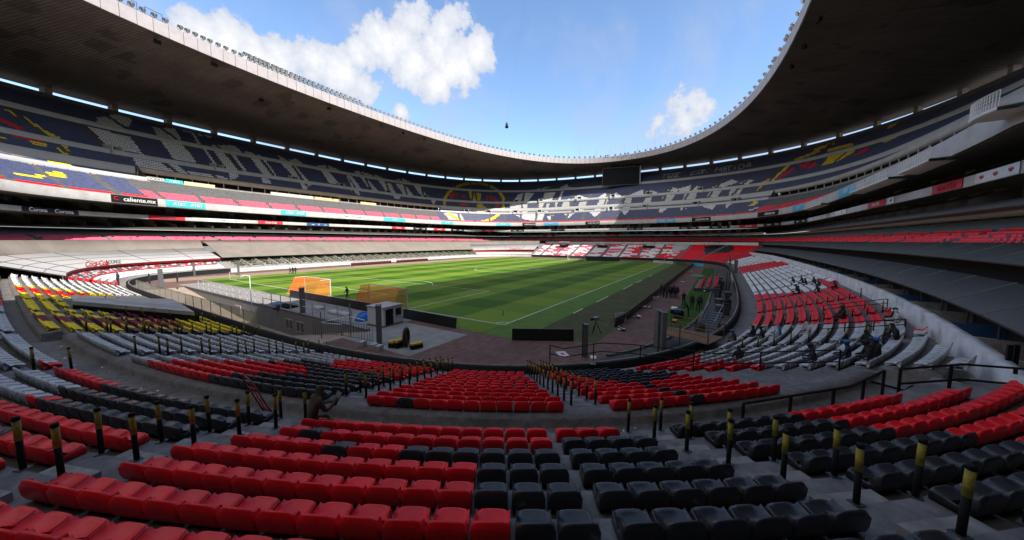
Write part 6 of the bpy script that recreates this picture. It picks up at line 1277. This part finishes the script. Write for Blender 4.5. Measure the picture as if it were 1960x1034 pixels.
for k, (px, py, pz, dr_, cap) in enumerate([(1265, 566, 'stand', 2.4, None), (1270, 570, 'crossed', 1.0, None), (1275, 571, 'stand', -1.2, None), (1280, 569, 'stand', 2.9, None), (1284, 571, 'crossed', -2.5, None), (1288, 570, 'stand', .4, None), (1292, 571, 'crossed', 2.0, None), (1296, 570, 'stand', -.5, None), (1273, 566, 'stand', 3.1, None), (1290, 567, 'stand', 1.9, None)]):
    person(pz, (*at(px, py)[:2], 0), heading(px)+dr_, 'black', 'black', 'person in black uniform standing in the huddle beside the black boards', 'uniformed people huddled by the boards')
person('crossed', (*at(1308, 585)[:2], .01), heading(1308)+.4, 'black', 'black', 'person in black standing with bent arms between the huddle and the carpet')
person('bend', (*at(1315, 607)[:2], .01), heading(1315)+1.6, 'black', 'jeans', 'person in dark top and jeans bending over the equipment cases')
person('stand', (*at(1324, 592)[:2], .01), heading(1324)+.2, 'black', 'black', 'person in black standing alone on the green carpet')
person('crossed', (*at(1336, 596)[:2], .01), heading(1336)+2.6, 'black', 'black', 'person in black facing another on the green carpet'); person('stand', (*at(1340, 592)[:2], .01), heading(1340)-.6, 'black', 'navy', 'person in navy and black beside the thin pole on the carpet')
person('walk', (*at(665, 573)[:2], .01), heading(665)+1.2, 'black', 'black', 'person in black with black cap walking between the two orange goals', cap='black')
for k, (px, pz) in enumerate([(556, 'walk'), (561, 'stand'), (566, 'walk')]): person(pz, (*at(px, 525)[:2], .01), 1.2+k, 'black', 'navy', 'person in dark clothes walking on the sand path by the red lounge end', 'people on the sand path')
for k, (px, py) in enumerate([(340, 541), (287, 545), (227, 546)]): person('stand', at(px, py, [1.1, 1.5, 2.2][k]), heading(px)+2, 'black', 'navy', 'person in dark clothes standing in front of the near lounge rows', 'people before the near lounge')
case_(1297, 608, 'blue and black equipment case beside the bending person', M_BLUE, L=1.0, W=.7, H=.9); case_(1290, 600, 'white topped equipment case beside the blue one', M_PWHITE, L=.9, W=.6, H=.7); case_(1305, 606, 'small orange topped case on the green carpet', mat('case_orange', (.6, .22, .02), .5), L=.35, W=.35, H=.75); case_(1291, 616, 'low orange tray on the clay track beside the cases', mat('case_orange', (.6, .22, .02), .5), L=.9, W=.4, H=.2)
lp_ = empty('light_pole', (*at(1346, 602)[:2], 0), 0, 'thin pole with a white lamp head on the green carpet edge', 'pole'); MB().tube([(0, 0, 0), (0, 0, 2.6)], .03, 6).build('pole', M_STEELD, lp_); MB().ball((0, 0, 2.65), .09).build('lamp_head', M_PWHITE, lp_)
def off_of(p): d = np.hypot(_X[:, 0]-p[0], _X[:, 1]-p[1]); i = d.argmin(); return d[i], _S[i]-S0
def row_sitter(px, py, pz, top, leg, label, group, cap=None, upper=False, dr_=0):
    best = None
    for i in range(1, 12):
        off, z = lb(i); p = at(px, py, z+.2); o, s = off_of(p); e = abs(o-(off+.25))
        if best is None or e < best[0]: best = (e, i, s)
    _, i, s = best; off, z = lb(i); n = Qn(s); person(pz, Q(s, off+.26, z+.02), math.atan2(n[0], -n[1])+dr_, top, leg, label, group, None, cap)
for px, py, pz, top, leg, lab, grp, cap, dr_ in [
    (1399, 650, 'sit2', 'black', 'black', 'uniformed person with blue cap sitting beside the gangway on the front right row', None, 'blue', .5), (1445, 644, 'sit', 'black', 'black', 'person in black sitting on the grey right-hand rows', 'people in black on the grey rows', 'black', -.3), (1466, 647, 'sit2', 'black', 'black', 'person in black sitting on the grey right-hand rows', 'people in black on the grey rows', 'black', .3),
    (1490, 645, 'sit', 'white', 'jeans', 'person in white top sitting beside the one in a blue vest', None, None, .2), (1500, 643, 'sit', 'blue', 'navy', 'person in bright blue vest sitting on the grey rows', None, None, 0), (1545, 637, 'sit2', 'white', 'jeans', 'person in white shirt and jeans sitting at the red and grey boundary', None, None, .6),
    (1416, 690, 'sit', 'black', 'dkred', 'person in dark clothes sitting among the last grey seats by the rail', None, None, -.4), (1556, 690, 'sit2', 'navy', 'black', 'person in navy with navy cap sitting at the end of the grey rows', None, 'navy', .4), (1618, 684, 'sit', 'navy', 'jeans', 'person with blue cap and jeans sitting on the grey rows by the diagonal rail', None, 'blue', .2), (1712, 697, 'sit2', 'black', 'jeans', 'person in black and jeans reclining on the upper grey rows', None, 'black', .5), (1764, 700, 'sit2', 'black', 'navy', 'person in black holding something on the upper grey rows', None, None, -.4), (1842, 714, 'sit', 'black', 'jeans', 'person with blue cap sitting by the end of the white wall', None, 'blue', .3),
    (1708, 615, 'sit', 'white', 'navy', 'person in white shirt sitting under the double rail', None, None, .2), (1722, 614, 'sit', 'navy', 'navy', 'person in navy sitting beside the white shirt under the double rail', None, 'black', 0), (1775, 618, 'sit', 'black', 'black', 'person in black sitting highest near the white wall', None, None, .3), (1764, 654, 'sit2', 'black', 'jeans', 'person in jeans sitting just below the double rail', None, None, .4), (1649, 657, 'sit2', 'black', 'jeans', 'person in black and jeans lying back between the grey rows', None, None, .8), (1615, 608, 'sit', 'black', 'navy', 'person in black among the red rows, beside another', 'pair among the red rows', 'black', 0), (1624, 606, 'sit', 'black', 'navy', 'person in black among the red rows, beside another', 'pair among the red rows', 'black', .4)]:
    row_sitter(px, py, pz, top, leg, lab, grp, cap, dr_=dr_)
rr = random.Random(4)
for k in range(9): row_sitter(1505+rr.uniform(-8, 85), 548+rr.uniform(-10, 14), rr.choice(['sit', 'sit2']), rr.choice(['black', 'navy']), rr.choice(['black', 'navy', 'jeans']), 'person in dark uniform sitting in the group among the white seats', 'uniformed group among the white seats', rr.choice(['black', None, 'navy']), dr_=rr.uniform(-.5, .5))
# the man with a tablet on the first row above the aisle
s_m = -3.2; off, z = ub(0); n = Qn(s_m); HC = mat('brown_hair', (.03, .02, .015), .7, .3, 25)  # hair in a lighter brown than the other figures
base = Q(s_m, off+.27, z+.05); rzm = math.atan2(n[0], -n[1])-.55
person('tablet', base, rzm, 'brown', 'jeans', 'person in brown top and jeans sitting above the aisle looking at a tablet', None, HC, None, 1.06)
tbm = empty('tablet', base+np.array([0, 0, 0]), rzm, 'dark tablet held by the seated person in the brown top', 'tablet'); o_ = link('shell', boxmesh('shell', .25, .34, .012, M_BLACK, .004), tbm, (.03, .60, .50), (math.radians(55), 0, .1)); MB().box(-.11, .11, -.15, .15, .0125, .0135).build('screen', M_GLASS, tbm, loc=(.03, .60, .50), rot=(math.radians(55), 0, .1))
# red hand truck left in the aisle
M_HT = mat('red_enamel', (.30, .012, .012), .4, .2, 6)
ph = at(517, 806, WALK); ht = empty('hand_truck', (ph[0], ph[1], WALK), YAW, 'red tubular hand truck leaning in the cross aisle beside the tablet user', 'hand truck')
Rv = Vector((0, -1, 0)); Fv = Vector((1, 0, 0)); U = Vector((0, 0, 1))      # local x = view direction, -y = right
bl, tl = [Vector((0, 0, .16))+Rv*sx*.20+Fv*fx for sx, fx in ((-1, .1), (1, -.1))], None
lean = Rv*(-.62)+U*1.12
pts = [bl[0], bl[0]+lean*.72, bl[0]+lean*.92+Rv*.02, bl[0]*.5+bl[1]*.5+lean*1.02, bl[1]+lean*.92, bl[1]+lean*.72, bl[1]]
MB().tube(pts, .02, 7).build('frame', M_HT, ht, True)
MB().tube([bl[0]+lean*.7, bl[1]+lean*.7], .016, 6).build('cross_bar', M_HT, ht)
for f in (.2, .45): MB().tube([bl[0]+lean*f, bl[1]+lean*f], .015, 6).build('cross_bar', M_HT, ht)
MB().tube([bl[0]*.5+bl[1]*.5+lean*.1, bl[0]*.5+bl[1]*.5+lean*.7], .014, 6).build('centre_bar', M_HT, ht)
for b_ in bl:
    wv = MB().tube([b_+Fv*-.035+Rv*.08-U*.03, b_+Fv*.035+Rv*.08-U*.03], .12, 14).build('wheel', M_BLACK, ht); MB().tube([b_+Fv*-.045+Rv*.08-U*.03, b_+Fv*.045+Rv*.08-U*.03], .045, 10).build('hub', M_HT, wv)
    MB().tube([b_+lean*.35, b_+Rv*.10-U*.02], .014, 6).build('brace', M_HT, ht)
MB().add([bl[0]-U*.14, bl[1]-U*.14, bl[1]-U*.14+Rv*.42, bl[0]-U*.14+Rv*.42, bl[0]-U*.125, bl[1]-U*.125, bl[1]-U*.125+Rv*.42, bl[0]-U*.125+Rv*.42], [(0, 3, 2, 1), (4, 5, 6, 7), (0, 1, 5, 4), (1, 2, 6, 5), (2, 3, 7, 6), (3, 0, 4, 7)]).build('toe_plate', M_HT, ht)
